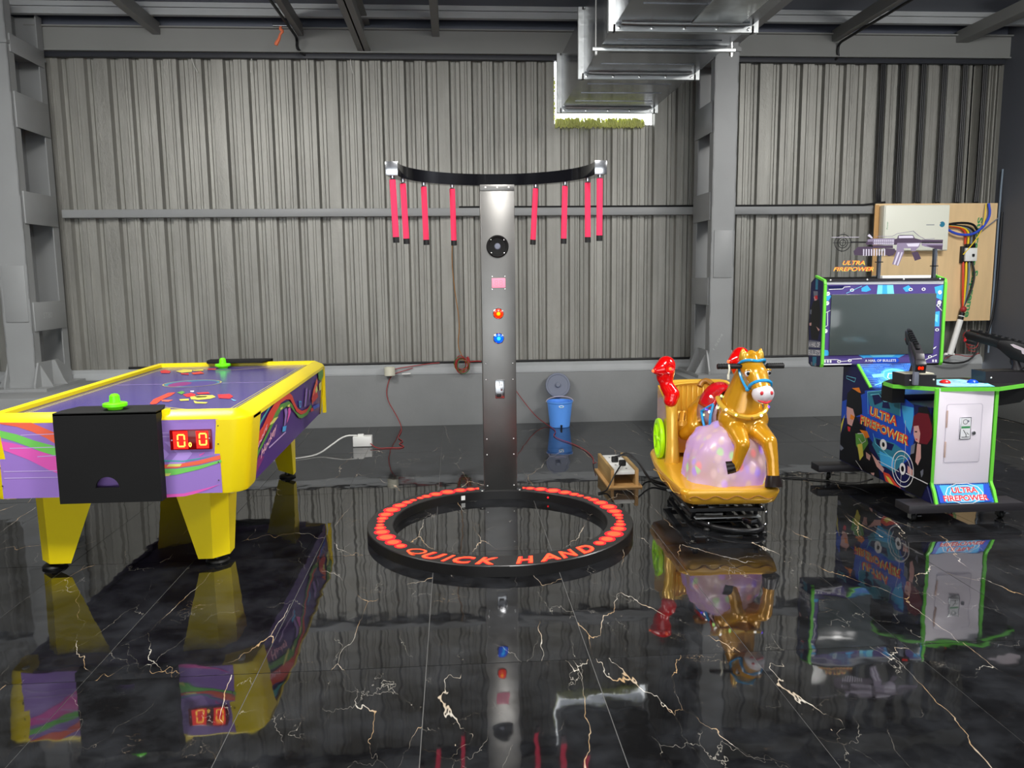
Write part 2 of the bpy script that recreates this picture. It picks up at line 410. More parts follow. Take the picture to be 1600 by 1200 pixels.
def mat_wall():
    """foil-faced insulation behind the profiled sheet: silvery grey, crinkled along its length"""
    m = bpy.data.materials.new('wall_foil'); m.use_nodes = True; nt = m.node_tree; N = nt.nodes.new; L = nt.links.new
    b = nt.nodes['Principled BSDF']; b.inputs['Roughness'].default_value = .42; b.inputs['Metallic'].default_value = .35
    tc = N('ShaderNodeTexCoord'); oi = N('ShaderNodeObjectInfo')
    off = N('ShaderNodeVectorMath'); off.operation = 'SCALE'; off.inputs[0].default_value = (31, 7, 23); L(oi.outputs['Random'], off.inputs['Scale'])
    ad = N('ShaderNodeVectorMath'); ad.operation = 'ADD'; L(tc.outputs['Object'], ad.inputs[0]); L(off.outputs[0], ad.inputs[1])
    def ns(scale, det, rough=.6):
        mp = N('ShaderNodeMapping'); mp.inputs['Scale'].default_value = scale; L(ad.outputs[0], mp.inputs[0])
        n = N('ShaderNodeTexNoise'); n.inputs['Scale'].default_value = 1; n.inputs['Detail'].default_value = det; n.inputs['Roughness'].default_value = rough
        L(mp.outputs[0], n.inputs[0]); return n.outputs[0]
    a = ns((14, 14, .35), 2); c = ns((70, 70, 26), 6, .7); e = ns((5, 5, 1.5), 4)
    r = N('ShaderNodeValToRGB'); r.color_ramp.elements[0].position = .3; r.color_ramp.elements[0].color = (*srgb(128, 127, 121), 1)
    r.color_ramp.elements[1].position = .7; r.color_ramp.elements[1].color = (*srgb(158, 157, 150), 1)
    mx = N('ShaderNodeMath'); mx.operation = 'ADD'; L(a, mx.inputs[0]); L(e, mx.inputs[1])
    hf = N('ShaderNodeMath'); hf.operation = 'MULTIPLY'; hf.inputs[1].default_value = .5; L(mx.outputs[0], hf.inputs[0]); L(hf.outputs[0], r.inputs[0])
    L(r.outputs[0], b.inputs['Base Color'])
    s = N('ShaderNodeMath'); s.operation = 'MULTIPLY_ADD'; s.inputs[1].default_value = .6; L(c, s.inputs[0]); am = N('ShaderNodeMath'); am.operation = 'MULTIPLY'; am.inputs[1].default_value = .3; L(a, am.inputs[0]); L(am.outputs[0], s.inputs[2])
    bp = N('ShaderNodeBump'); bp.inputs['Strength'].default_value = .4; bp.inputs['Distance'].default_value = .012; L(s.outputs[0], bp.inputs['Height']); L(bp.outputs[0], b.inputs['Normal'])
    MT['wall_foil'] = m
mat_wall()

def mat_rock():
    """frosted shell lit from inside by a turning colour projector"""
    m = bpy.data.materials.new('lit_rock'); m.use_nodes = True; nt = m.node_tree; N = nt.nodes.new; L = nt.links.new
    b = nt.nodes['Principled BSDF']; b.inputs['Base Color'].default_value = (*srgb(182, 156, 158), 1); b.inputs['Roughness'].default_value = .3
    tc = N('ShaderNodeTexCoord'); mp = N('ShaderNodeMapping'); mp.inputs['Scale'].default_value = (1, 1, .7); mp.inputs['Rotation'].default_value = (.2, .5, .3); L(tc.outputs['Object'], mp.inputs[0])
    v = N('ShaderNodeTexVoronoi'); v.inputs['Scale'].default_value = 21; L(mp.outputs[0], v.inputs['Vector'])
    r = N('ShaderNodeMapRange'); r.inputs[1].default_value = .52; r.inputs[2].default_value = .25; r.inputs[3].default_value = 0; r.inputs[4].default_value = 1; L(v.outputs['Distance'], r.inputs[0])
    hs = N('ShaderNodeSeparateColor'); L(v.outputs['Color'], hs.inputs[0])
    cr = N('ShaderNodeValToRGB'); cr.color_ramp.interpolation = 'CONSTANT'; E = cr.color_ramp.elements
    E[0].position = 0; E[0].color = (.10, .03, 1.2, 1); E[1].position = .22; E[1].color = (.06, 1.0, .12, 1)
    for p, c in ((.4, (.4, .12, 1.1, 1)), (.55, (1.1, .06, .08, 1)), (.65, (.62, .42, .42, 1))): e = E.new(p); e.color = c
    L(hs.outputs[0], cr.inputs[0])
    z = N('ShaderNodeSeparateXYZ'); L(tc.outputs['Object'], z.inputs[0])
    # projector glow: violet at the lower left of the shell
    g = N('ShaderNodeTexNoise'); g.inputs['Scale'].default_value = 4; L(tc.outputs['Object'], g.inputs[0])
    gr = N('ShaderNodeValToRGB'); gr.color_ramp.elements[0].position = .42; gr.color_ramp.elements[0].color = (.30, .17, .15, 1); gr.color_ramp.elements[1].position = .62; gr.color_ramp.elements[1].color = (.34, .10, .70, 1); L(g.outputs[0], gr.inputs[0])
    mx = N('ShaderNodeMix'); mx.data_type = 'RGBA'; L(r.outputs[0], mx.inputs[0]); L(gr.outputs[0], mx.inputs[6]); L(cr.outputs[0], mx.inputs[7])
    L(mx.outputs[2], b.inputs['Emission Color']); b.inputs['Emission Strength'].default_value = .34
    MT['lit_rock'] = m
mat_rock()
def mat_acrylic():
    m = bpy.data.materials.new('acrylic'); m.use_nodes = True; nt = m.node_tree; N = nt.nodes.new; L = nt.links.new
    nt.nodes.remove(nt.nodes['Principled BSDF']); out = nt.nodes['Material Output']
    t = N('ShaderNodeBsdfTransparent'); t.inputs[0].default_value = (.97, .98, .98, 1); g = N('ShaderNodeBsdfGlossy'); g.inputs['Roughness'].default_value = .03
    f = N('ShaderNodeFresnel'); f.inputs[0].default_value = 1.35; mx = N('ShaderNodeMixShader'); L(f.outputs[0], mx.inputs[0]); L(t.outputs[0], mx.inputs[1]); L(g.outputs[0], mx.inputs[2]); L(mx.outputs[0], out.inputs[0])
    MT['acrylic'] = m
mat_acrylic()
def mat_wool():
    m = MT['wool']; nt = m.node_tree; N = nt.nodes.new; L = nt.links.new; out = nt.nodes['Material Output']
    t = N('ShaderNodeBsdfTranslucent'); t.inputs[0].default_value = (*srgb(250, 252, 196), 1); mx = N('ShaderNodeMixShader'); mx.inputs[0].default_value = .6
    L(nt.nodes['Principled BSDF'].outputs[0], mx.inputs[1]); L(t.outputs[0], mx.inputs[2]); L(mx.outputs[0], out.inputs[0])
mat_wool()
def mat_circuit():
    """printed blue circuit artwork"""
    m = bpy.data.materials.new('circuit_print'); m.use_nodes = True; nt = m.node_tree; N = nt.nodes.new; L = nt.links.new
    b = nt.nodes['Principled BSDF']; b.inputs['Roughness'].default_value = .3
    tc = N('ShaderNodeTexCoord'); v = N('ShaderNodeTexVoronoi'); v.distance = 'CHEBYCHEV'; v.inputs['Scale'].default_value = 9; L(tc.outputs['Object'], v.inputs['Vector'])
    n = N('ShaderNodeTexNoise'); n.inputs['Scale'].default_value = 6; n.inputs['Detail'].default_value = 3; L(tc.outputs['Object'], n.inputs[0])
    r = N('ShaderNodeValToRGB'); E = r.color_ramp.elements; E[0].position = .35; E[0].color = (*srgb(26, 20, 80), 1); E[1].position = .62; E[1].color = (*srgb(30, 110, 220), 1); e = E.new(.74); e.color = (*srgb(120, 220, 250), 1); L(n.outputs[0], r.inputs[0])
    sc = N('ShaderNodeMath'); sc.operation = 'MULTIPLY'; sc.inputs[1].default_value = 60; L(v.outputs['Distance'], sc.inputs[0])
    si = N('ShaderNodeMath'); si.operation = 'SINE'; L(sc.outputs[0], si.inputs[0]); g = N('ShaderNodeMath'); g.operation = 'GREATER_THAN'; g.inputs[1].default_value = .93; L(si.outputs[0], g.inputs[0])
    gm = N('ShaderNodeMath'); gm.operation = 'MULTIPLY'; gm.inputs[1].default_value = .55; L(g.outputs[0], gm.inputs[0])
    mx = N('ShaderNodeMix'); mx.data_type = 'RGBA'; L(gm.outputs[0], mx.inputs[0]); L(r.outputs[0], mx.inputs[6]); mx.inputs[7].default_value = (*srgb(150, 220, 250), 1); L(mx.outputs[2], b.inputs['Base Color'])
    MT['circuit_print'] = m
mat_circuit()

# ------------------------------------------------------------------ the setting
YW = 7.50                      # face of kerb, girt and eaves beam
XL, XR = -6.2, 5.24            # bays in reach of the camera
def floor():
    f = MB().bx(XL-2, XR+.1, -7, 7.7, -.14, -.0016).build('floor', 'grout', smooth=0); tag(f, kind='structure')
    tw, tl, g = .6, 1.2, .0026
    mb = MB(); mb.box((0, 0, -.0025), (tw-g, tl-g, .005))
    t0 = mb.build('tile', 'marble_tile', f, smooth=0)
    first = True
    for j in range(-3, 4):
        for i in range(-10, 9):
            x = -.1275+.3+.6*i; y = 2.7589+.6+1.2*j
            if x > XR+.25: continue
            o = t0 if first else inst(t0, (0, 0, 0), f); first = False
            o.location = (x, y, 0); o.rotation_euler = (random.uniform(-.0007, .0007), random.uniform(-.0007, .0007), 0)
floor()

def wall_sheet(parent, x0, x1, z0, z1, holes=()):
    pitch = (x1-x0)/5; pr = []
    for k in range(5):
        c = x0+pitch*(k+.5)+random.uniform(-.012, .012); w = random.uniform(.022, .036); d = random.uniform(.032, .042)
        fl = .004
        pr += [(c-w-.022, 0), (c-w-.004, d), (c-w*.25, d), (c-w*.1, d-.012), (c+w*.1, d-.012), (c+w*.25, d), (c+w+.004, d), (c+w+.018, 0)]
        m = c+pitch/2
        if k < 4: pr += [(m-.014, 0), (m-.008, -.006), (m+.008, -.006), (m+.014, 0)]
    pr = [(x0, 0)]+pr+[(x1, 0)]
    def yat(x):
        for (a, ya), (b, yb) in zip(pr, pr[1:]):
            if a <= x <= b: return ya+(yb-ya)*(x-a)/max(1e-9, b-a)
        return 0
    for (a, b, c, d) in holes:
        for x in (a, b):
            if x0 < x < x1: pr.append((x, yat(x)))
    pr.sort()
    mb = MB()
    for (a, ya), (b, yb) in zip(pr, pr[1:]):
        if b-a < 1e-6: continue
        m = (a+b)/2; spans = [(z0, z1)]
        for (ha, hb, hc, hd) in holes:
            if ha < m < hb:
                ns = []
                for (s, e) in spans:
                    if hc > s: ns.append((s, min(e, hc)))
                    if hd < e: ns.append((max(s, hd), e))
                spans = [q for q in ns if q[1]-q[0] > 1e-4]
        for (s, e) in spans:
            mb.poly([(a, YW+.075+ya, s), (b, YW+.075+yb, s), (b, YW+.075+yb, e), (a, YW+.075+ya, e)])
    bmesh.ops.remove_doubles(mb.bm, verts=mb.bm.verts[:], dist=1e-5)
    o = mb.build('wall_sheet', 'wall_foil', parent, smooth=0, recalc=False)
    md = o.modifiers.new('thick', 'SOLIDIFY'); md.thickness = .003; md.offset = -1
    return o
def walls():
    wb = thing('wall_back', None, None, (0, YW+.075, 0)); tag(wb, kind='structure')
    x = -8.055
    while x < XR-.1:
        x1 = min(x+1, XR)
        holes = []
        if abs(x-.945) < .01: holes = [(.95, 1.87, 2.775, 3.33)]
        if x < 4.15 < x1: holes = [(4.125, 4.20, 3.325, 3.352)]
        wall_sheet(wb, x, x1, .5, 3.715, holes); x += 1
    # right-hand wall and its kerb
    wr = MB().bx(XR, XR+.12, -7, YW+.3, .42, 3.9).build('wall_right', 'dark_wall', smooth=0); tag(wr, kind='structure')
    kr = MB().bx(XR-.06, XR+.12, -7, YW, 0, .42, bev=.01).build('baseboard_right', 'concrete'); tag(kr, kind='structure')
    # far ends of the hall, behind the camera: a wide shutter door stands open to daylight
    wl = MB().bx(XL-2.1, XL-2, -7, 7.7, 0, 3.74).build('wall_left', 'dark_wall', smooth=0); tag(wl, kind='structure')
    wf = MB().bx(XL-2.1, -5.4, -7.1, -7, 0, 3.74).bx(4.4, XR+.1, -7.1, -7, 0, 3.74).bx(-5.4, 4.4, -7.1, -7, 2.75, 3.74).build('wall_front', 'dark_wall', smooth=0); tag(wf, kind='structure')
    # concrete kerb with steel sill
    kb = MB().bx(XL-2, XR-.06, YW, YW+.3, -.02, .487, bev=.012).build('baseboard_back', 'concrete'); tag(kb, kind='structure')
    s = MB().prism([(0, .487), (0, .503), (.012, .55), (.05, .578), (.10, .578), (.10, .487)], XL-2, XR-.06, ((0, YW+.004, 0), (0, 1, 0), (0, 0, 1)))
    tag(s.build('trim_1', 'sill_paint', smooth=0), kind='structure')
    tag(MB().bx(-3.45, XR-.02, YW, YW+.07, 1.945, 2.016, bev=.004).build('trim_2', 'steel_paint'), kind='structure')       # girt
    tag(MB().bx(XL-2, -3.75, YW, YW+.07, 1.945, 2.016, bev=.004).build('trim_3', 'steel_paint'), kind='structure')
    # eaves beam: channel with flanges
    e = MB().bx(-3.62, XR, YW-.0, YW+.02, 3.372, 3.56).bx(-3.62, XR, YW-.035, YW+.03, 3.555, 3.567).bx(-3.62, XR, YW-.02, YW+.06, 3.362, 3.374)
    tag(e.build('trim_4', 'beam_paint', smooth=0), kind='structure')
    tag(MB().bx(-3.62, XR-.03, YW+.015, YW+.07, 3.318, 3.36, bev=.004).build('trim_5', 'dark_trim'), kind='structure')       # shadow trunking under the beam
    tag(MB().bx(XL-2, -3.62, YW, YW+.03, 3.37, 3.56).build('trim_6', 'beam_paint', smooth=0), kind='structure')
    tag(MB().bx(XL-2, XR, YW+.055, YW+.062, 3.56, 3.70).build('trim_30', 'roof_sheet', smooth=0), kind='structure')
    # roof
    ce = MB().bx(XL-2, XR+.1, -7, YW+.2, 3.70, 3.74).build('ceiling', 'roof_sheet', smooth=0); tag(ce, kind='structure')
    n = 7
    for y in (7.27, 5.6, 3.9, 2.2, .5, -1.2):
        tag(MB().bx(XL-2, XR, y, y+.05, 3.598, 3.66).bx(XL-2, XR, y, y+.06, 3.655, 3.70).build('trim_%d' % n, 'sill_paint', smooth=0), kind='structure'); n += 1
    for x, w, zb, zt, y1 in ((-2.53, .07, 3.50, 3.60, 7.5), (-1.30, .05, 3.50, 3.60, 7.5), (-.75, .11, 3.375, 3.62, 7.52), (-.117, .066, 3.505, 3.60, 7.5), (3.54, .06, 3.50, 3.60, 7.5), (4.76, .12, 3.50, 3.60, 7.5), (2.36, .20, 3.33, 3.66, 7.0)):
        mb = MB()
        if w > .1 and zt > 3.6:      # I-section rafter
            mb.bx(x-w/2, x+w/2, -7, y1, zb, zb+.015).bx(x-w/2, x+w/2, -7, y1, zt-.015, zt).bx(x-.006, x+.006, -7, y1, zb, zt)
            if w > .15: mb.bx(x-w/2, x+w/2, -7, y1, zb, zt-.02)
        else: mb.bx(x-w/2, x+w/2, -7, y1, zb, zt, bev=.004)
        tag(mb.build('trim_%d' % n, 'beam_paint' if x != 2.36 else 'steel_paint', smooth=0), kind='structure'); n += 1
walls()

def column(name, label, x0, x1, yf, plinth, side, battens, plate_z):
    """built-up steel column: two channels tied with batten plates, gusseted base"""
    t = thing(name, label, 'column', ((x0+x1)/2, yf+.3, .5))
    yb = YW-.02; xi = x1 if side > 0 else x0
    d = .10
    for ya, lab in ((yf, 'channel'), (yb-d, 'channel')):
        mb = MB()
        if ya == yf: mb.bx(x0, x1, ya, ya+.012, .5, 3.62).bx(x0, x0+.01, ya, ya+d, .5, 3.62).bx(x1-.01, x1, ya, ya+d, .5, 3.62)
        else: mb.bx(x0, x1, ya+d-.012, ya+d, .5, 3.62).bx(x0, x0+.01, ya, ya+d, .5, 3.62).bx(x1-.01, x1, ya, ya+d, .5, 3.62)
        mb.build(lab, 'steel_paint', t, smooth=0)
    for (za, zb) in battens:
        for xx in (x0, x1):
            s = -1 if xx == x0 else 1
            MB().bx(xx, xx+s*.012, yf+.03, yb-.03, za, zb, bev=.002).build('batten_plate', 'steel_paint', t)
    # cover plate on the front, cap plate, base gussets
    MB().bx(x0+.025, x1-.02, yf-.008, yf, plate_z[0], plate_z[1], bev=.003).build('cover_plate', 'steel_paint', t)
    MB().bx(x0-.01, x1+.01, yf-.02, yb, 3.255, 3.285).build('cap_plate', 'steel_paint', t)
    MB().bx(x0-.12, x1+.12, yf-.1, yb, .49, .515).build('base_plate', 'steel_paint', t)
    for xx, s in ((x0, -1), (x1, 1)):
        MB().prism([(yf-.06, .51), (yf-.06, .54), (yf+.02, .72), (yb-.25, .72), (yb-.02, .60), (yb-.02, .51)], 0, .014, ((xx+(0 if s > 0 else -.014), 0, 0), (0, 1, 0), (0, 0, 1))).build('gusset', 'steel_paint', t, smooth=0)
        MB().prism([(0, .51), (s*.11, .51), (s*.085, .56), (s*.0, .72)], -.012, 0, ((xx, yf+.04, 0), (1, 0, 0), (0, 0, 1))).build('gusset', 'steel_paint', t, smooth=0)
        MB().prism([(0, .51), (s*.13, .51), (s*.10, .56), (s*.04, .72), (0, .72)], -.012, 0, ((xx, yf+.24, 0), (1, 0, 0), (0, 0, 1))).build('gusset', 'steel_paint', t, smooth=0)
    pl = MB().bx(plinth[0], plinth[1], plinth[2], YW+.01, -.02, .49, bev=.012).build('column_plinth', 'concrete', org=((plinth[0]+plinth[1])/2, plinth[2], 0))
    tag(pl, kind='structure'); return t
cl = column('steel_column', 'grey steel column with batten plates beside the air hockey table', -3.70, -3.475, 6.88, (-4.3, -3.1, 6.42), 1,
       ((.98, 1.22), (1.86, 2.12), (2.62, 2.90), (3.2, 3.34)), (1.06, 1.52))
cr = column('steel_column', 'grey steel column rising behind the golden horse ride', 2.24, 2.448, 6.94, (2.02, 2.68, 6.82), -1,
       ((1.12, 1.36), (1.86, 2.10), (2.60, 2.86), (3.2, 3.34)), (1.36, 1.77))
# chalk and stencil marks on the columns
pm = Print((-3.463, 0, 0), (0, 1, 0), (0, 0, 1), (1, 0, 0), d0=.001)
pm.text('chalk', 'ST80', ((7.05, 1.08), (7.2, 1.08), (7.2, 1.13), (7.05, 1.13)), .01); pm.build('stencil_mark', cl)
pm = Print((0, 6.94, 0), (1, 0, 0), (0, 0, 1), (0, -1, 0), d0=.001)
pm.text('chalk', '1504', ((2.29, .72), (2.37, .86), (2.355, .875), (2.275, .735)), .0); pm.build('chalk_mark', cr)

def duct():
    t = thing('air_duct', 'galvanised steel air duct with flanged joints running through the wall', 'duct', (1.4, 7.4, 2.85))
    x0, x1, z0, z1 = .985, 1.815, 2.87, 3.315
    ys = [(7.62, 7.36), (7.36, 6.13), (6.13, 4.96), (4.96, 3.4), (3.4, 1.8)]
    for ya, yb in ys:
        mb = MB(); h = .0
        mb.loft([[(x0, y, z0), (x1, y, z0), (x1, y, z1), (x0, y, z1)] for y in (ya, yb)], cap=False)
        # stiffening creases across the bottom
        o = mb.build('duct_section', 'galv', t, smooth=0)
        k = 1
        L = ya-yb
        if L > .5:
            for q in (.25, .5, .75):
                y = ya-L*q; MB().bx(x0+.08, x1-.08, y-.006, y+.006, z0-.004, z0).build('stiffening_crease', 'galv', o)
    for y in (7.36, 6.13, 4.96, 3.4):
        mb = MB(); f = .04
        for yy in (y-.012, y+.012):
            mb.bx(x0-f*.3, x1+f*.3, yy-.009, yy+.009, z0-f, z0+.0).bx(x0-f*.3, x1+f*.3, yy-.009, yy+.009, z1, z1+f*.5)
            mb.bx(x0-f, x0, yy-.009, yy+.009, z0-f, z1+f*.5).bx(x1, x1+f, yy-.009, yy+.009, z0-f, z1+f*.5)
        fl = mb.build('flange', 'galv_flange', t, smooth=0)
        for i in range(5):
            MB().lathe([(0, -.012), (.009, -.01), (.009, 0)], Matrix.Translation((x0+.02+(x1-x0-.04)*i/4, y-.021, z0-f*.55)) @ Matrix.Rotation(-PI/2, 4, 'X'), 8).build('bolt', 'screw', fl)
        # sealant strip along the joint
        MB().tube([(x0+.03, y-.06, z0-.002), (x0+.15, y-.065, z0-.006), (x1-.15, y-.065, z0-.006), (x1-.03, y-.06, z0-.002)], .011, 8).build('sealant', 'galv_flange', fl)
    # trapeze hanger
    hg = thing('duct_hanger', 'threaded rod hanger carrying the air duct on a bright steel bar', 'hanger', (1.4, 5.40, 2.83))
    MB().bx(x0-.06, x1+.06, 5.385, 5.415, z0-.033, z0-.008, bev=.004).build('cross_bar', 'galv_flange', hg)
    for x in (x0-.035, x1+.035):
        MB().tube([(x, 5.40, z0-.06), (x, 5.40, 3.70)], .006, 8).build('threaded_rod', 'screw', hg)
        MB().lathe([(0, -.01), (.014, -.01), (.014, .01), (0, .01)], Matrix.Translation((x, 5.40, z0-.045)), 6).build('nut', 'screw', hg)
    # brighter blotchy plate under the near section
    MB().bx(1.43, 1.73, 4.2, 4.92, 2.862, 2.8705, bev=.002).build('blotchy_plate', 'galv_blotch', t)
    # torn glass wool round the opening
    wl = MB()
    for i in range(260):
        x = .955+.83*random.random(); y = YW+.065+random.uniform(-.02, .02)
        zt = random.uniform(2.79, 2.825); wl.tube([(x, y, zt), (x+random.uniform(-.01, .01), y-.012, 2.775), (x+random.uniform(-.03, .03), y-random.uniform(.01, .03), 2.735+random.uniform(-.006, .02))], [.009, .007, .003], 5)
    wl.bx(.955, 1.78, YW+.05, YW+.09, 2.755, 2.785)
    for i in range(36):
        z = 2.8+.4*random.random()
        wl.tube([(.945, YW+.07, z), (.957+random.uniform(0, .006), YW+.055, z+random.uniform(-.02, .02))], [.006, .002], 4)
    w = wl.build('insulation_fringe', 'wool', org=(1.36, YW+.07, 2.77)); tag(w, 'torn yellow glass wool fringe hanging below the air duct opening', 'insulation')
duct()

# flat print outlines,in metres on their panels
TABLE_FRONT = [('orange',[(-2.0759,0.3522),(-1.906,0.3482),(-1.8109,0.3015),(-1.8121,0.2505),(-1.8491,0.277),(-1.9066,0.307),(-1.9704,0.3307),(-2.0408,0.3451),(-2.0762,0.3491)]),('green',[(-2.0788,0.3207),(-2.0435,0.3154),(-1.9736,0.296),(-1.8982,0.2655),(-1.8132,0.2378),(-1.808,0.1916),(-1.8726,0.2138),(-1.9305,0.2408),(-1.9884,0.2646),(-2.0465,0.2838),(-2.0815,0.2923)]),('pink',[(-2.0833,0.2734),(-2.048,0.2674),(-1.9892,0.2551),(-1.9134,0.2295),(-1.8112,0.1897),(-1.8087,0.1112),(-1.8496,0.1297),(-1.9358,0.1803),(-1.9937,0.2061),(-2.0515,0.2293),(-2.0865,0.2385)]),('ink_lavender',[(-1.9558,0.2936),(-1.8101,0.2957),(-1.8104,0.2926),(-1.9561,0.2898)]),('ink_lavender',[(-2.0091,0.2346),(-1.8092,0.2351),(-1.8095,0.2319),(-2.0094,0.2308)]),('ink_lavender',[(-1.8925,0.1932),(-1.8088,0.1967),(-1.8091,0.1935),(-1.8928,0.1894)]),('ink_lavender',[(-2.0969,0.1284),(-1.8075,0.126),(-1.8077,0.1228),(-2.0972,0.1245)]),('ink_lavender',[(-2.0998,0.0977),(-1.804,0.0949),(-1.8042,0.0917),(-2.1001,0.0938)]),('ink_lavender',[(-1.364,0.29),(-1.308,0.2873),(-1.3079,0.2845),(-1.3643,0.2859)]),('ink_lavender',[(-1.3652,0.2728),(-1.3075,0.2706),(-1.3077,0.2672),(-1.3652,0.2686)]),('lilac_light',[(-1.3626,0.2387),(-1.3129,0.1888),(-1.3559,0.1411),(-1.3642,0.1413)]),('lilac_light',[(-1.3322,0.2466),(-1.3008,0.2458),(-1.2754,0.2035),(-1.2221,0.2038),(-1.2098,0.1878),(-1.2601,0.1297),(-1.33,0.1316),(-1.2763,0.1885)]),('teal',[(-1.3628,0.1622),(-1.2518,0.1557),(-1.1676,0.1674),(-1.1,0.1796),(-1.1713,0.1626),(-1.2522,0.1498),(-1.3617,0.1545)]),('orange',[(-1.3609,0.1412),(-1.2862,0.1392),(-1.1852,0.1539),(-1.0867,0.1775),(-1.0844,0.1581),(-1.1863,0.1346),(-1.2873,0.1217),(-1.3606,0.122)]),('green',[(-1.359,0.1202),(-1.2876,0.1182),(-1.1867,0.1294),(-1.083,0.1546),(-1.0819,0.144),(-1.1878,0.1119),(-1.2894,0.0902),(-1.3597,0.0852)]),('pale_yellow',[(-1.316,0.1417),(-1.2594,0.1409),(-1.2685,0.1289),(-1.3284,0.1298)]),('pale_yellow',[(-1.3622,0.0975),(-1.3105,0.0985),(-1.3197,0.0858),(-1.3615,0.0835)]),('pink',[(-1.3589,-0.0011),(-1.2617,0.0012),(-1.1596,0.0229),(-1.0913,0.0404),(-1.1602,0.0141),(-1.2082,-0.0011),(-1.2558,-0.012),(-1.3565,-0.016)]),('pink',[(-1.1801,0.1817),(-1.1527,0.1932),(-1.1599,0.1847),(-1.1772,0.1747)])]
DISP = [(-1.3074,0.2962),(-1.122,0.3031),(-1.1183,0.2098),(-1.3035,0.2049)]
TABLE_SIDE = [('teal',[(4.1022,0.3578),(4.1565,0.3532),(4.0424,0.305),(3.9368,0.2757),(3.8285,0.2365),(3.8251,0.2707),(3.9431,0.2957)]),('orange_red',[(3.8088,0.2328),(3.9754,0.2526),(4.1022,0.3002),(4.2384,0.3449),(4.3669,0.3542),(4.507,0.3515),(4.6003,0.3331),(4.7025,0.2982),(4.7812,0.2482),(4.8982,0.1904),(5.0501,0.1503),(5.2413,0.1336),(5.3373,0.1392),(5.3459,0.1148),(5.2102,0.1128),(5.0207,0.1317),(4.8694,0.1756),(4.7537,0.2334),(4.6447,0.2852),(4.5205,0.3043),(4.3803,0.3054),(4.2117,0.2532),(4.0768,0.2115),(3.908,0.1652),(3.7979,0.1425)]),('green_dark',[(3.7789,0.1366),(3.8917,0.1423),(4.0796,0.2),(4.2571,0.2737),(4.382,0.2993),(4.6002,0.2828),(4.7011,0.2513),(4.8344,0.1815),(5.0214,0.1295),(5.2097,0.1143),(5.3643,0.142),(5.4144,0.1158),(5.2569,0.0886),(5.0663,0.1013),(4.9532,0.1247),(4.8,0.1873),(4.6573,0.2427),(4.5327,0.2618),(4.3921,0.2624),(4.2444,0.2246),(4.1073,0.1834),(3.9372,0.1323),(3.7694,0.0875)]),('magenta',[(3.7612,0.0793),(3.9404,0.1182),(4.0491,0.0855),(3.8943,0.0358),(3.7782,0.0184)]),('pale_yellow',[(4.1418,0.2379),(4.2382,0.2486),(4.3448,0.2383),(4.2444,0.2246),(4.144,0.2291)]),('pale_yellow',[(4.3742,0.2783),(4.443,0.2776),(4.4406,0.2661),(4.3912,0.2655)]),('pale_yellow',[(4.5765,0.262),(4.6461,0.2601),(4.6423,0.2421),(4.5794,0.2524)]),('lilac',[(4.4926,0.2515),(4.5504,0.251),(4.5878,0.2233),(4.5483,0.1567),(4.5063,0.1524),(4.5184,0.2109)]),('pink',[(4.5978,0.2401),(4.6583,0.2395),(4.6833,0.2071),(4.6048,0.1648),(4.5773,0.1575),(4.6072,0.2077)]),('ink_sky',[(4.4763,0.158),(4.5811,0.1444),(4.5594,0.1178),(4.4704,0.129)]),('ink_lavender',[(4.1486,0.1135),(4.5603,0.1145),(4.5715,0.1062),(4.1508,0.1046)]),('lilac',[(5.1359,0.2747),(5.1901,0.2808),(5.2053,0.2371),(5.1757,0.1583),(5.1179,0.1643)]),('lilac',[(5.2585,0.2503),(5.3096,0.2501),(5.3131,0.2071),(5.2723,0.1779)]),('ink_sky',[(4.9184,0.2331),(5.0097,0.2189),(5.0051,0.1794),(4.9499,0.1885)]),('purple_side',[(4.9423,0.2228),(4.9935,0.2147),(4.9879,0.1889),(4.9659,0.1925)]),('orange',[(5.3849,0.1748),(5.4277,0.2262),(5.5494,0.2976),(5.5949,0.2472),(5.4938,0.1948),(5.4452,0.1217)]),('ink_red',[(5.4199,0.1911),(5.5851,0.2038),(5.6502,0.1492),(5.5231,0.1388),(5.396,0.1442)]),('pale_yellow',[(5.5136,0.2213),(5.5702,0.2431),(5.6083,0.2005),(5.548,0.1868)]),('pale_yellow',[(5.6511,0.2396),(5.7395,0.2468),(5.7734,0.1846),(5.6904,0.185)]),('green_dark',[(5.5804,0.3307),(5.7828,0.3372),(5.8307,0.2775),(5.7477,0.2496),(5.6247,0.2731)]),('ink_blue',[(5.4481,0.114),(5.717,0.0932),(5.7511,0.0646),(5.5013,0.0831)]),('ink_red',[(5.3667,0.1128),(5.4509,0.1062),(5.5042,0.0753),(5.3836,0.0883)])]
TS_T1 = [(3.8412,0.1327),(4.0803,0.2163),(4.0765,0.2609),(3.8393,0.1696)] 
TS_T2 = [(3.9722,0.076),(4.3129,0.1598),(4.3023,0.2198),(3.97,0.133)] 
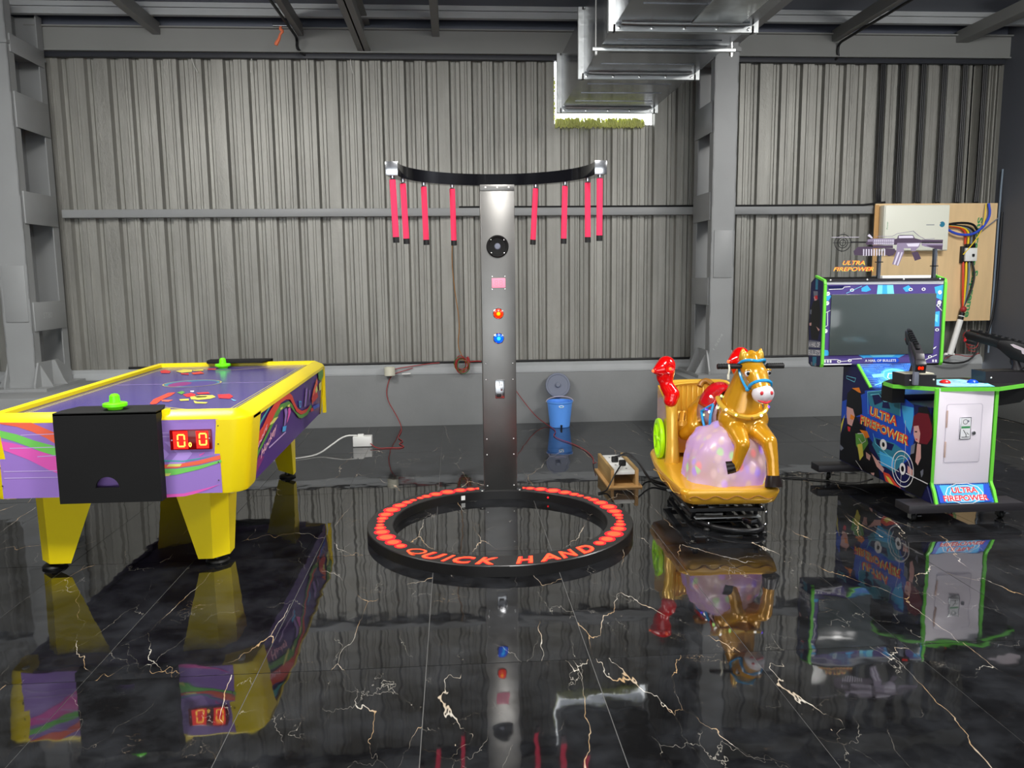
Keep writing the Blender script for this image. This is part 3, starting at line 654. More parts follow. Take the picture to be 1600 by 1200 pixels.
FIELD_ART = [('orange_red',[(-1.5414,4.1119),(-1.5754,4.2553),(-1.5811,4.4941),(-1.5453,4.5027),(-1.5277,4.3751),(-1.5274,4.2485),(-1.5031,4.0951),(-1.5219,4.0826)]),('ink_red',[(-1.4769,4.4117),(-1.4527,4.4756),(-1.4039,4.4012),(-1.3887,4.3124),(-1.4277,4.3179)]),('green_dark',[(-1.5385,4.5017),(-1.5271,4.5559),(-1.4942,4.5045),(-1.4835,4.4126)]),('ink_yellow',[(-1.4082,4.3152),(-1.3704,4.3745),(-1.3046,4.3651),(-1.2688,4.2955),(-1.2788,4.2342),(-1.3295,4.2005),(-1.3742,4.2271)]),('ink_yellow',[(-1.3482,4.183),(-1.3166,4.139),(-1.2545,4.1108),(-1.2549,4.0724),(-1.3126,4.088)]),('ink_red',[(-1.2848,4.3842),(-1.2251,4.3979),(-1.1811,4.3043),(-1.1769,4.2199),(-1.2403,4.2495)]),('orange',[(-1.5262,4.228),(-1.4626,4.2191),(-1.4665,4.1598),(-1.5007,4.1724)]),('ink_yellow',[(-1.4379,4.236),(-1.3938,4.2503),(-1.3734,4.1865),(-1.4135,4.1801)]),('ink_black',[(-1.3892,4.3338),(-1.3215,4.3371),(-1.3212,4.2944),(-1.3611,4.2832)]),('ink_white',[(-1.4812,4.5493),(-1.4617,4.5559),(-1.4467,4.4977),(-1.4667,4.5098)]),('ink_cyan',[(-1.1706,4.219),(-1.1202,4.1433),(-1.1411,4.1541)]),('ink_red',[(-1.4257,4.4717),(-1.3655,4.486),(-1.3353,4.4271),(-1.3935,4.4086)]),('ink_red',[(-2.0056,5.571),(-2.0029,5.6549),(-1.93,5.5589),(-1.8969,5.4386),(-1.9544,5.4478)]),('ink_yellow',[(-1.8964,5.5535),(-1.8739,5.6554),(-1.8071,5.6231),(-1.7676,5.485),(-1.8195,5.4396)]),('ink_red',[(-1.8162,5.4061),(-1.7658,5.4178),(-1.7374,5.3288),(-1.7924,5.3568)]),('ink_yellow',[(-1.8024,5.6082),(-1.7376,5.6333),(-1.7107,5.5444),(-1.7732,5.5406)]),('orange_red',[(-1.7539,5.4292),(-1.7143,5.5037),(-1.6535,5.3803),(-1.7095,5.3373)]),('ink_red',[(-1.719,5.6662),(-1.6593,5.671),(-1.6462,5.5971),(-1.6947,5.5979)])]
FP_SIDE = [('ink_blue',[(5.3129,0.5176),(4.9632,0.6203),(4.9181,0.4749),(5.309,0.3802)]),('ink_navy',[(5.3106,0.3972),(4.9953,0.4613),(4.9606,0.0996),(5.3011,0.1032)]),('ink_blue',[(4.9802,0.6339),(4.6614,0.6947),(4.4174,0.6281),(4.3887,0.467),(4.4114,0.3163),(4.585,0.2002),(4.938,0.3582)]),('ink_teal',[(4.9486,0.6304),(4.8146,0.6537),(4.6889,0.6908),(4.5589,0.62),(4.5509,0.5395),(4.9098,0.5484)]),('ink_navy',[(4.8857,0.6158),(4.7842,0.6426),(4.7507,0.5973),(4.8499,0.5581)]),('ink_navy',[(4.7515,0.6049),(4.6953,0.6137),(4.6626,0.5656),(4.7613,0.5569)]),('ink_sky',[(4.5444,0.6075),(4.416,0.6139),(4.4136,0.5274),(4.4383,0.4572),(4.5083,0.51)]),('ink_teal',[(4.8303,0.3557),(4.6012,0.3642),(4.4253,0.3279),(4.5835,0.1852),(4.7119,0.2004),(4.8554,0.3026)]),('ink_navy',[(4.8148,0.3509),(4.6005,0.3568),(4.6238,0.3135),(4.7957,0.3074)]),('ink_sky',[(4.7637,0.2827),(4.5924,0.2748),(4.5857,0.2076),(4.7403,0.1935)]),('ink_black',[(5.2054,0.5849),(5.1257,0.6338),(5.0446,0.641),(5.0132,0.5642),(4.9968,0.4774),(5.0749,0.4473),(4.938,0.3582),(4.8816,0.2568),(4.7881,0.2298),(4.7441,0.0819),(4.9249,0.0592),(5.091,0.0927),(5.3019,0.1118),(5.3002,0.2865),(5.1858,0.3771),(5.2145,0.4991)]),('ink_orange',[(5.15,0.6263),(5.0529,0.6439),(5.0257,0.6112),(5.0578,0.6106),(5.1078,0.6198)]),('ink_skin',[(5.2053,0.4921),(5.1203,0.4894),(5.0911,0.4445),(5.1258,0.3714),(5.1858,0.3771),(5.2056,0.4413)]),('ink_orange',[(5.1502,0.4509),(5.0907,0.4404),(5.1133,0.4156),(5.1554,0.4164)]),('ink_red',[(5.1842,0.3604),(5.1416,0.36),(5.1472,0.3295),(5.1727,0.3287)]),('ink_yellow',[(5.289,0.3579),(5.2261,0.4378),(5.2393,0.3928),(5.2739,0.2917)]),('green_dark',[(5.0721,0.3317),(4.938,0.3582),(4.9013,0.301),(4.9722,0.2204),(5.0563,0.2517)]),('ink_yellow',[(5.041,0.2633),(4.9784,0.2847),(4.9551,0.2078),(4.999,0.1648)]),('ink_orange',[(5.0184,0.367),(4.9242,0.3771),(4.89,0.3436),(4.9349,0.3264)]),('ink_skin',[(4.9265,0.2388),(4.8635,0.2286),(4.8755,0.1936),(4.915,0.2007)]),('ink_skin',[(4.8528,0.1182),(4.8083,0.1293),(4.8118,0.0883),(4.8419,0.0846)]),('ink_grey',[(5.3027,0.2164),(5.2211,0.1992),(5.2541,0.1748),(5.2995,0.1822)]),('ink_red',[(5.056,0.076),(5.0071,0.0798),(5.0207,0.0513)]),('ink_skin',[(4.8575,0.246),(4.8027,0.2264),(4.6956,0.1808),(4.7074,0.1544),(4.7828,0.1754)]),('orange_red',[(4.7081,0.1621),(4.637,0.1642),(4.5502,0.125),(4.4919,0.08),(4.4632,0.0579),(4.5158,0.0506),(4.5986,0.0583),(4.6733,0.1004)]),('ink_yellow',[(4.6778,0.1461),(4.6348,0.1415),(4.5747,0.0956),(4.5732,0.0806),(4.6311,0.1037)]),('ink_black',[(4.3675,0.6254),(4.2847,0.6425),(4.2323,0.5886),(4.2091,0.4747),(4.1953,0.2255),(4.25,0.1826),(4.2885,0.0855),(4.464,0.0652),(4.3781,0.2364),(4.4253,0.3279),(4.3708,0.4127)]),('ink_hair',[(4.411,0.5641),(4.3643,0.5938),(4.2689,0.6031),(4.2274,0.5408),(4.2212,0.4792),(4.263,0.4284),(4.3345,0.4204),(4.3551,0.5024),(4.4053,0.5072),(4.4244,0.4453)]),('ink_skin',[(4.4028,0.5077),(4.3568,0.52),(4.3342,0.4778),(4.3405,0.4191),(4.3783,0.4256),(4.4003,0.4574)]),('ink_skin',[(4.3586,0.4153),(4.3218,0.4159),(4.314,0.3387),(4.3398,0.2894),(4.3662,0.3049)]),('ink_red',[(4.3797,0.4398),(4.3551,0.4413),(4.3663,0.4296)]),('ink_black',[(4.3901,0.4812),(4.3657,0.4859),(4.3673,0.477),(4.3894,0.4741)]),('ink_grey',[(4.4186,0.388),(4.3769,0.4115),(4.3834,0.3519),(4.4198,0.3365)]),('ink_skin',[(4.4422,0.2649),(4.3857,0.2491),(4.3883,0.2118),(4.4404,0.2209)]),('ink_grey',[(4.3122,0.26),(4.284,0.2813),(4.2812,0.2533),(4.2968,0.2278)])]
FP_SIDE_LINES = [('ink_cyan',[(4.9409,0.6316),(4.9196,0.4907)],0.004),('ink_cyan',[(4.9409,0.6316),(4.8003,0.6581),(4.6885,0.6871),(4.5589,0.62),(4.5483,0.54)],0.004),('ink_cyan',[(4.9011,0.6175),(4.7984,0.6382)],0.004),('ink_cyan',[(4.7982,0.6366),(4.7366,0.5996),(4.6808,0.6083),(4.6563,0.6425)],0.004),('ink_cyan',[(4.8473,0.3762),(4.8118,0.3198),(4.5909,0.2599),(4.4873,0.2989)],0.004),('ink_white',[(4.7721,0.2177),(4.5312,0.2058)],0.004),('ink_white',[(4.4527,0.2141),(4.2347,0.2081)],0.006),('ink_white',[(4.4901,0.5244),(4.4724,0.3469),(4.4993,0.2212),(4.5092,0.0524)],0.003),('ink_cyan',[(4.7766,0.2641),(4.5924,0.2748),(4.5738,0.2258)],0.003),('ink_white',[(5.0399,0.338),(4.9689,0.3521),(4.9334,0.3105),(4.9784,0.2847),(5.0209,0.3088)],0.004),('ink_white',[(5.0469,0.1536),(4.9583,0.0754)],0.003),('ink_cyan',[(5.2249,0.6999),(5.0989,0.6992),(5.1128,0.6727),(5.2233,0.6833),(5.2249,0.6999)],0.004)]
FP_T1 = [(4.9037,0.4855),(4.5777,0.471),(4.5677,0.5328),(4.8973,0.5464)]
FP_T2 = [(5.0143,0.4088),(4.4433,0.3791),(4.4302,0.4405),(5.0122,0.4706)]
FP_BEZEL = [('ink_violet',[(2.4318,1.3397),(3.26,1.3369),(3.2899,0.7696),(2.4459,0.782)]),('ink_white',[(2.4514,1.3395),(3.2568,1.3357),(3.2583,1.3128),(2.4524,1.3175)]),('ink_cyan',[(2.8039,1.3116),(2.9096,1.3104),(2.9197,1.2488),(2.8005,1.2503)]),('ink_sky',[(2.8369,1.3112),(2.8666,1.3109),(2.8733,1.2494),(2.8369,1.2498)]),('ink_sky',[(2.6929,1.2927),(2.7314,1.3112),(2.7594,1.2792),(2.7271,1.267),(2.694,1.2705)]),('ink_sky',[(2.977,1.2894),(3.0157,1.3079),(3.051,1.2726),(2.9984,1.2637)]),('ink_sky',[(3.1962,1.2932),(3.2586,1.3084),(3.2553,1.2032),(3.2139,1.2229)]),('ink_sky',[(3.2066,1.127),(3.2431,1.1329),(3.2463,1.03),(3.2127,1.0305)]),('ink_cyan',[(3.2108,1.1141),(3.2346,1.1074),(3.2312,1.056),(3.2136,1.0691)]),('ink_sky',[(2.452,1.2513),(2.4916,1.2445),(2.4733,1.2132),(2.4523,1.2134)]),('ink_sky',[(2.4447,0.8884),(2.4813,0.8813),(2.496,0.8489),(2.4466,0.8433)]),('ink_sky',[(2.6884,0.8487),(3.0225,0.8461),(2.9768,0.8242),(2.7295,0.8253)]),('ink_cyan',[(2.7683,0.8473),(2.9555,0.8453),(2.9295,0.8315),(2.7958,0.8326)]),('ink_white',[(2.4468,0.7917),(3.2893,0.7794),(3.2901,0.7677),(2.4473,0.7807)]),('ink_white',[(3.2086,0.8818),(3.2345,0.8976),(3.2286,0.8847),(3.2123,0.8752)]),('ink_blue',[(2.7169,0.8094),(2.7426,0.8283),(2.9633,0.8264),(2.9812,0.8046),(2.9622,0.7854),(2.7379,0.7896)]),('ink_violet',[(2.7169,0.8094),(2.7426,0.8283),(2.796,0.828),(2.798,0.7885),(2.7379,0.7896)]),('ink_navy',[(2.4626,1.3079),(2.5738,1.3098),(2.5619,1.2847),(2.4701,1.2858)]),('ink_white',[(2.4576,0.8173),(2.4696,0.8171),(2.4703,0.799),(2.4584,0.7992)]),('ink_white',[(2.4775,0.8169),(2.4894,0.8167),(2.4902,0.7986),(2.4783,0.7988)]),('ink_white',[(2.4961,0.8166),(2.508,0.8164),(2.5088,0.7983),(2.4969,0.7985)]),('ink_white',[(3.2099,0.807),(3.222,0.8068),(3.2231,0.7891),(3.211,0.7894)]),('ink_white',[(3.2301,0.8066),(3.2423,0.8064),(3.2434,0.7888),(3.2312,0.789)])]
FP_BZ_DISC = [(2.4648,1.2575),(2.4623,1.1956),(2.4591,1.0112),(3.2351,1.2577),(3.236,1.1907)]
FP_BZ_RING = [(2.6278,1.2795),(3.0307,1.2792),(3.1204,1.2801),(3.2305,1.1728),(3.2309,1.0077),(2.5609,0.8057),(2.6337,0.8109),(3.1918,0.8268)]
FP_BZ_LINES = [('ink_white',[(2.4701,1.2858),(2.5617,1.2879),(2.5743,1.3004),(2.6135,1.3031)],0.004),('ink_white',[(2.4442,1.128),(2.4892,1.1496)],0.004),('ink_white',[(2.4669,1.134),(2.4707,1.048),(2.4482,1.0356)],0.004),('ink_white',[(2.4575,0.8205),(2.5503,0.8189),(2.5708,0.8056),(2.6172,0.808),(2.6498,0.8203),(2.7163,0.8223)],0.004),('ink_white',[(3.1396,0.7985),(3.1856,0.8172),(3.2382,0.839)],0.005),('ink_white',[(3.2172,1.1717),(3.2598,1.1327)],0.004),('ink_cyan',[(2.5893,1.2591),(2.6922,1.3053)],0.003)]
FP_BZ_T = [(2.7388,0.7993),(2.9568,0.7979),(2.9559,0.8148),(2.7379,0.8161)]
SCREEN = [(2.488,1.2522),(3.2071,1.2472),(3.211,0.8428),(2.4891,0.8535)]
SIGN_GUN = [('gun_print_dark',[(2.6662,1.536),(2.6939,1.5635),(2.7635,1.5657),(2.7985,1.5626),(2.8014,1.5071),(2.6733,1.5093)]),('gun_print_dark',[(2.7979,1.5737),(2.9378,1.5726),(2.9389,1.5532),(2.7989,1.5543)]),('gun_print_dark',[(2.8805,1.5536),(2.9507,1.5503),(2.9604,1.5335),(2.9415,1.5059),(2.9126,1.5006),(2.8857,1.5119)]),('gun_print',[(2.7611,1.6127),(2.8014,1.618),(2.9469,1.6197),(2.9493,1.5753),(2.7978,1.5765),(2.7567,1.5851)]),('gun_print_dark',[(2.9472,1.6141),(2.9645,1.6168),(2.9693,1.6361),(2.9807,1.6405),(3.0742,1.6398),(3.0872,1.6187),(3.1347,1.6072),(3.1359,1.5877),(2.9663,1.5863),(2.964,1.5752),(2.9447,1.5753)]),('gun_print_light',[(2.9752,1.6344),(3.0715,1.6354),(3.0783,1.6198),(2.9749,1.6195)]),('gun_print',[(2.9662,1.5879),(3.13,1.5878),(3.12,1.5601),(3.1032,1.5463),(3.0981,1.5324),(3.0659,1.5327),(3.0618,1.5522),(3.0149,1.5526),(3.0162,1.5303),(2.9635,1.5307)]),('gun_print_light',[(3.0307,1.583),(3.1243,1.5851),(3.1139,1.5629),(3.0436,1.5634)]),('gun_print',[(2.9634,1.5335),(3.0191,1.5303),(2.9835,1.4357),(2.9389,1.4473)]),('gun_print_light',[(2.9754,1.5278),(2.9871,1.5266),(2.9596,1.4443),(2.9495,1.4472)]),('gun_print_light',[(2.9989,1.5265),(3.0077,1.5253),(2.9804,1.4386),(2.9715,1.4398)]),('gun_print_dark',[(3.0693,1.5243),(3.113,1.5295),(3.1394,1.4818),(3.0961,1.4682)]),('gun_print_dark',[(3.1346,1.6089),(3.2845,1.6061),(3.283,1.5838),(3.136,1.585)]),('ink_black',[(3.1355,1.5944),(3.2825,1.5922),(3.2829,1.5866),(3.1359,1.5877)]),('gun_print',[(3.1361,1.5833),(3.2862,1.581),(3.283,1.5392),(3.2502,1.5451),(3.2263,1.5508),(3.1965,1.5567),(3.1609,1.5625),(3.1369,1.571)]),('gun_print_dark',[(3.1663,1.5708),(3.2839,1.5699),(3.283,1.5392),(3.2502,1.5451),(3.2263,1.5508),(3.1963,1.5594)]),('ink_black',[(2.6458,1.5998),(2.7618,1.5989),(2.7623,1.5889),(2.6462,1.5915)]),('gun_print_light',[(2.7569,1.6376),(2.7708,1.6486),(2.7953,1.6235),(2.7869,1.6181)]),('gun_print_dark',[(2.7503,1.5962),(2.7966,1.5986),(2.7976,1.5793),(2.7513,1.5769)]),('gun_print_light',[(2.7312,1.5493),(2.7405,1.5492),(2.7415,1.5048),(2.7334,1.5049)]),('gun_print_light',[(2.7492,1.5492),(2.7585,1.5491),(2.7596,1.5047),(2.7514,1.5048)]),('gun_print_light',[(2.7672,1.549),(2.7765,1.5489),(2.7776,1.5045),(2.7695,1.5046)]),('gun_print_light',[(2.7853,1.5489),(2.7946,1.5488),(2.7957,1.5044),(2.7875,1.5044)]),('gun_print_light',[(2.8033,1.5487),(2.8126,1.5487),(2.8138,1.5042),(2.8056,1.5043)]),('gun_print_light',[(2.8214,1.5486),(2.8307,1.5485),(2.8318,1.5041),(2.8237,1.5041)]),('gun_print_light',[(2.8394,1.5484),(2.8487,1.5484),(2.8499,1.5039),(2.8418,1.504)]),('gun_print_light',[(2.8575,1.5483),(2.8668,1.5482),(2.868,1.5037),(2.8599,1.5038)]),('gun_print_light',[(2.8756,1.5481),(2.8849,1.5481),(2.8861,1.5036),(2.878,1.5036)]),('gun_print_light',[(2.8047,1.6113),(2.8128,1.6112),(2.8136,1.5957),(2.8055,1.5958)]),('gun_print_light',[(2.8187,1.6112),(2.8268,1.6111),(2.8276,1.5956),(2.8195,1.5957)]),('gun_print_light',[(2.8326,1.6111),(2.8408,1.611),(2.8416,1.5955),(2.8334,1.5956)]),('gun_print_light',[(2.8466,1.611),(2.8547,1.6109),(2.8556,1.5954),(2.8474,1.5955)]),('gun_print_light',[(2.8605,1.6109),(2.8687,1.6108),(2.8695,1.5953),(2.8614,1.5954)]),('gun_print_light',[(2.8745,1.6108),(2.8827,1.6107),(2.8835,1.5952),(2.8754,1.5953)]),('gun_print_light',[(2.8885,1.6107),(2.8967,1.6106),(2.8975,1.5951),(2.8893,1.5952)]),('gun_print_light',[(2.9025,1.6106),(2.9107,1.6105),(2.9115,1.595),(2.9033,1.5951)]),('gun_print_light',[(2.9165,1.6105),(2.9246,1.6104),(2.9255,1.5949),(2.9173,1.595)]),('gun_print_light',[(2.9305,1.6104),(2.9386,1.6103),(2.9395,1.5948),(2.9313,1.5949)]),('gun_print_light',[(2.8057,1.5914),(2.8139,1.5913),(2.8145,1.5791),(2.8064,1.5792)]),('gun_print_light',[(2.8197,1.5913),(2.8278,1.5912),(2.8285,1.579),(2.8203,1.5791)]),('gun_print_light',[(2.8337,1.5912),(2.8418,1.5911),(2.8425,1.5789),(2.8343,1.579)]),('gun_print_light',[(2.8476,1.5911),(2.8558,1.591),(2.8564,1.5788),(2.8483,1.5789)]),('gun_print_light',[(2.8616,1.591),(2.8698,1.5909),(2.8704,1.5787),(2.8623,1.5788)]),('gun_print_light',[(2.8756,1.5908),(2.8838,1.5908),(2.8844,1.5786),(2.8763,1.5786)]),('gun_print_light',[(2.8896,1.5907),(2.8978,1.5907),(2.8984,1.5785),(2.8902,1.5785)]),('gun_print_light',[(2.9036,1.5906),(2.9117,1.5906),(2.9124,1.5784),(2.9042,1.5784)]),('gun_print_light',[(2.9176,1.5905),(2.9257,1.5905),(2.9264,1.5783),(2.9183,1.5783)]),('gun_print_light',[(2.9316,1.5904),(2.9398,1.5904),(2.9404,1.5781),(2.9323,1.5782)])]
SIGN_T1 = [(2.5922,1.4451),(2.7493,1.4436),(2.7496,1.4714),(2.5996,1.4728)]
SIGN_T2 = [(2.532,1.4039),(2.8098,1.4011),(2.8124,1.4301),(2.5349,1.4306)]
SIGN_OUT = [(2.4962,1.3206),(2.5058,1.6284),(2.7023,1.6286),(2.7414,1.657),(2.7639,1.6707),(2.7942,1.6456),(2.8182,1.6317),(2.9287,1.6325),(2.9627,1.65),(3.0727,1.6658),(3.1156,1.6323),(3.1579,1.6109),(3.2222,1.6149),(3.2844,1.6078),(3.2851,1.5336),(3.2507,1.5367),(3.2625,1.3515),(2.4945,1.3597)]
MON_SIDE = [(5.3138,1.3714),(5.1744,1.3375),(5.1701,0.7799),(5.1867,0.7672),(5.3261,0.757),(5.3693,0.7745),(5.3946,1.0281),(5.3778,1.3306)]
FP_MON = [('ink_navy',[(5.3131,1.3634),(5.1855,1.3322),(5.176,0.7793),(5.3204,0.7632),(5.3598,0.7811),(5.382,1.0289),(5.3711,1.3252)]),('ink_black',[(5.3351,1.2009),(5.2399,1.22),(5.2125,1.1143),(5.2205,1.0067),(5.2389,0.9461),(5.3367,0.9438),(5.3715,1.0516),(5.3678,1.1507)]),('ink_teal',[(5.3065,1.358),(5.2697,1.3502),(5.2696,1.2834),(5.3058,1.2828)]),('ink_grey',[(5.3353,1.2715),(5.2686,1.2727),(5.2657,1.2407),(5.3263,1.2392)]),('ink_skin',[(5.3258,1.2338),(5.2842,1.2456),(5.2753,1.2136),(5.3111,1.2071)]),('ink_red',[(5.3141,1.2395),(5.2722,1.2459),(5.2638,1.2193),(5.2999,1.2183)]),('ink_skin',[(5.3777,1.0512),(5.3471,1.0585),(5.3451,1.0367),(5.3725,1.035)]),('ink_skin',[(5.2712,1.0358),(5.2155,1.0178),(5.2324,1.0059)]),('ink_grey',[(5.3736,1.1449),(5.3487,1.146),(5.352,1.113),(5.3749,1.1174)]),('ink_grey',[(5.3789,0.9238),(5.3674,0.9359),(5.1964,0.9387),(5.1961,0.8957),(5.379,0.8822)]),('ink_grey',[(5.3808,0.8737),(5.188,0.8857),(5.1877,0.8427),(5.3765,0.8267)]),('ink_teal',[(5.3074,0.8253),(5.2466,0.8314),(5.2472,0.7713),(5.3019,0.7652)]),('ink_grey',[(5.3291,0.7899),(5.3039,0.7871),(5.3056,0.7648),(5.3271,0.7679)]),('ink_grey',[(5.2729,0.7849),(5.2427,0.7882),(5.247,0.7686),(5.2712,0.7659)])]
MON_T1 = [(5.3694,0.8886),(5.2047,0.8993),(5.2042,0.9327),(5.37,0.9235)]
MON_T2 = [(5.372,0.8327),(5.1963,0.8461),(5.1969,0.8784),(5.3726,0.8677)]

# ------------------------------------------------------------------ air hockey table
def rounded_rect(hx, hy, r, n=8):
    pts = []
    for cx, cy, a0 in ((hx-r, hy-r, 0), (-hx+r, hy-r, PI/2), (-hx+r, -hy+r, PI), (hx-r, -hy+r, 3*PI/2)):
        for k in range(n+1):
            a = a0+PI/2*k/n; pts.append((cx+r*math.cos(a), cy+r*math.sin(a)))
    return pts
def table():
    CX, CY = -1.557, 4.80
    t = thing('air_hockey_table', 'purple and yellow air hockey table with black goal box and red score display', 'game table', (CX, CY, 0))
    HX, HY = .61, 1.11
    zt, zb = .775, .42
    # core body, tapering downwards
    MB().loft([[(CX+x*(HX-.085), CY+y*(HY-.085), zb+.012) for x, y in ((-1, -1), (1, -1), (1, 1), (-1, 1))],
               [(CX+x*(HX-.06), CY+y*(HY-.06), zt-.02) for x, y in ((-1, -1), (1, -1), (1, 1), (-1, 1))]]).build('body', 'purple_side', t, smooth=0)
    # printed panels
    fp = MB().bx(CX-HX+.11, CX+HX-.14, CY-HY, CY-HY+.03, zb, zt-.01).build('front_panel', 'lilac', t, smooth=0)
    p = Print((0, 3.69, .42), (1, 0, 0), (0, 0, 1), (0, -1, 0), d0=.0008)
    for half in (0, 1):
        p = Print((0, 3.69, .42), (1, 0, 0), (0, 0, 1), (0, -1, 0), d0=.0008)
        for m, pts in TABLE_FRONT:
            if (pts[0][0] > -1.5) == bool(half): p.poly(m, [(max(-2.045, a), b) for a, b in pts])
        p.build('print', fp)
    MB().bx(CX-HX+.15, CX+HX-.15, CY+HY-.03, CY+HY, zb, zt-.01).build('back_panel', 'lilac', t, smooth=0)
    tx = .035/.33
    for s in (-1, 1):
        xb = CX+s*.565; xt = xb+s*tx*.348
        mb = MB(); ya, yb = CY-HY+.16, CY+HY-.05
        mb.loft([[(xb-s*.03, ya-.04, zb), (xb, ya-.04, zb), (xb, yb, zb), (xb-s*.03, yb, zb)], [(xt-s*.03, ya, zb+.348), (xt, ya, zb+.348), (xt, yb, zb+.348), (xt-s*.03, yb, zb+.348)]])
        sp = mb.build('side_panel', 'purple_side', t, smooth=0)
        if s > 0:
            p = Print((-.985, 0, .42), (0, 1, 0), (tx, 0, 1), (1, 0, -tx), d0=.0008)
            for m, pts in TABLE_SIDE: p.poly(m, [(min(max(a, 3.86), 5.85), min(b, .332)) for a, b in pts])
            for q in (0, 1):
                p.text('pink_light', ('Sport', 'Hockey')[q], (TS_T1, TS_T2)[q], .02, .2)
            p.build('print', sp)
        MB().bx(min(xt, xt-s*.02), max(xt, xt-s*.02)+.004*(s > 0), yb, yb+.03, zb, zb+.335).build('edge_strip', 'yellow', t)
    # rounded yellow corner posts
    for sx in (-1, 1):
        for sy in (-1, 1):
            rings = []
            for z, ins in ((zb-.004, .042), (zb+.01, .035), (zt-.025, .0), (zt-.012, .0)):
                hx, hy, r = HX-ins*1., HY+.004-ins*.25, .085
                pi_ = .148 if sx > 0 else .118
                pts = [(hx-pi_, hy)]+[(hx-r+r*math.cos(a), hy-r+r*math.sin(a)) for a in [PI/2-PI/2*k/10 for k in range(11)]]+[(hx, hy-(.225 if sy < 0 else .10)+ins), (hx-.05, hy-(.225 if sy < 0 else .10)+ins), (hx-pi_, hy-.06)]
                rings.append([(CX+sx*a, CY+sy*b, z) for a, b in pts])
            po = MB().loft(rings).build('corner_post', 'yellow', t, smooth=40)
            if sy < 0:
                for k in range(4):
                    MB().ball((CX+sx*(HX-(.14 if sx > 0 else .10)-.012*(3-k)/3), CY-HY-.003, zb+.06+k*.085), .0035, 6, 4).build('screw', 'dark_trim', po)
    # rail: one moulding swept round the top
    prof = [(-.085, .775), (-.082, .797), (-.06, .804), (-.012, .782), (0, .768), (0, .75), (-.02, .745), (-.085, .745)]
    rings = []
    base = rounded_rect(HX, HY, .085)
    for k in range(len(base)):
        x, y = base[k]; a = Vector(base[k-1]); b = Vector(base[(k+1) % len(base)]); tn = (b-a).normalized(); nn = Vector((tn.y, -tn.x))
        rings.append([(CX+x+nn.x*o, CY+y+nn.y*o, z) for o, z in prof])
    rings.append(rings[0])
    MB().loft(rings, cap=False).build('top_rail', 'yellow_rail', t, smooth=30)
    # play field with its printed lines
    f = MB().bx(CX-.53, CX+.53, CY-1.03, CY+1.03, .755, .778).build('playfield', 'purple_field', t, smooth=0)
    p = Print((0, 0, .778), (1, 0, 0), (0, 1, 0), (0, 0, 1), d0=.0006)
    x0, x1, y0, y1 = CX-.47, CX+.47, CY-.98, CY+.98
    p.poly('dark_trim', [(CX+.485, y0), (CX+.525, y0), (CX+.525, y1), (CX+.485, y1)])
    p.poly('gun_print_dark', [(CX-.525, y0), (CX-.485, y0), (CX-.485, y1), (CX-.525, y1)])
    for d in (0, .018): p.line('ink_gold', [(x0-d, y0), (x0-d, y1)], .007).line('ink_gold', [(x1+d, y0), (x1+d, y1)], .006)
    p.line('ink_lavender', [(x0, 4.88), (x1, 4.88)], .006)
    p.disc('ink_teal', (-1.575, 4.885), .155).disc('ink_violet', (-1.54, 4.87), .11, .13).disc('magenta', (-1.64, 4.86), .06, .11)
    p.ring('ink_gold', (-1.575, 4.885), .162, .008)
    for sy, yy in ((1, y0), (-1, y1)):
        for d in (0, .016): p.line('ink_gold', [(CX-.42, yy), (CX-.05, yy+sy*(.22-d)), (CX+.05, yy+sy*(.22-d)), (CX+.40, yy)], .006)
    for m, pts in FIELD_ART: p.poly(m, pts)
    p.build('print', f)
    # goal boxes
    gx0, gx1 = -1.783, -1.337
    for s in (-1, 1):
        yf = CY+s*(HY+.06); yi = CY+s*(HY+.046); Y = lambda a, b: (min(a, b), max(a, b))
        mb = MB(); c = (gx0+gx1)/2-.012; R = .052
        arch = [(c+R*math.cos(a), .472+R*.98*math.sin(a)) for a in [PI*k/16 for k in range(17)]]
        fr = ((0, 0, 0), (1, 0, 0), (0, 0, 1))           # extrudes along -y
        ta, tb = sorted((-yf, -yi))
        mb.prism([(gx0, .472), (gx0, .812), (gx1, .812), (gx1, .472)]+arch, ta, tb, fr)
        mb.prism([(gx0, .404), (gx1, .404), (gx1, .472), (gx0, .472)], ta, tb, fr)
        ya, yb = Y(yi, CY+s*(HY-.005))
        mb.bx(gx0, gx0+.012, ya, yb, .404, .812).bx(gx1-.012, gx1, ya, yb, .404, .812).bx(gx0, gx1, ya, yb, .404, .416)
        g = mb.build('goal_box', 'black_matte', t, smooth=0)
        ya, yb = Y(yf-.0, CY+s*(HY-.15))
        MB().prism([(gx0, yf), (gx1, yf), (gx1+.0, CY+s*(HY-.03)), (gx1-.03, CY+s*(HY-.14)), (gx0+.03, CY+s*(HY-.14)), (gx0, CY+s*(HY-.03))], .805, .816, ((0, 0, 0), (1, 0, 0), (0, 1, 0))).build('goal_lid', 'black_matte', g, smooth=0)
        if s < 0: MB().prism([(gx1, yf+.07), (gx1+.022, yf+.09), (gx1+.022, yf+.12), (gx1, yf+.12)], .775, .81, ((0, 0, 0), (1, 0, 0), (0, 1, 0))).build('rail_end', 'yellow_rail', g, smooth=0)
    # score display
    d = MB().bx(-1.302, -1.118, CY-HY-.012, CY-HY+.01, .628, .72, bev=.002).build('score_display', 'led_window', t)
    p = Print((0, CY-HY-.012, 0), (1, 0, 0), (0, 0, 1), (0, -1, 0), d0=.0006)
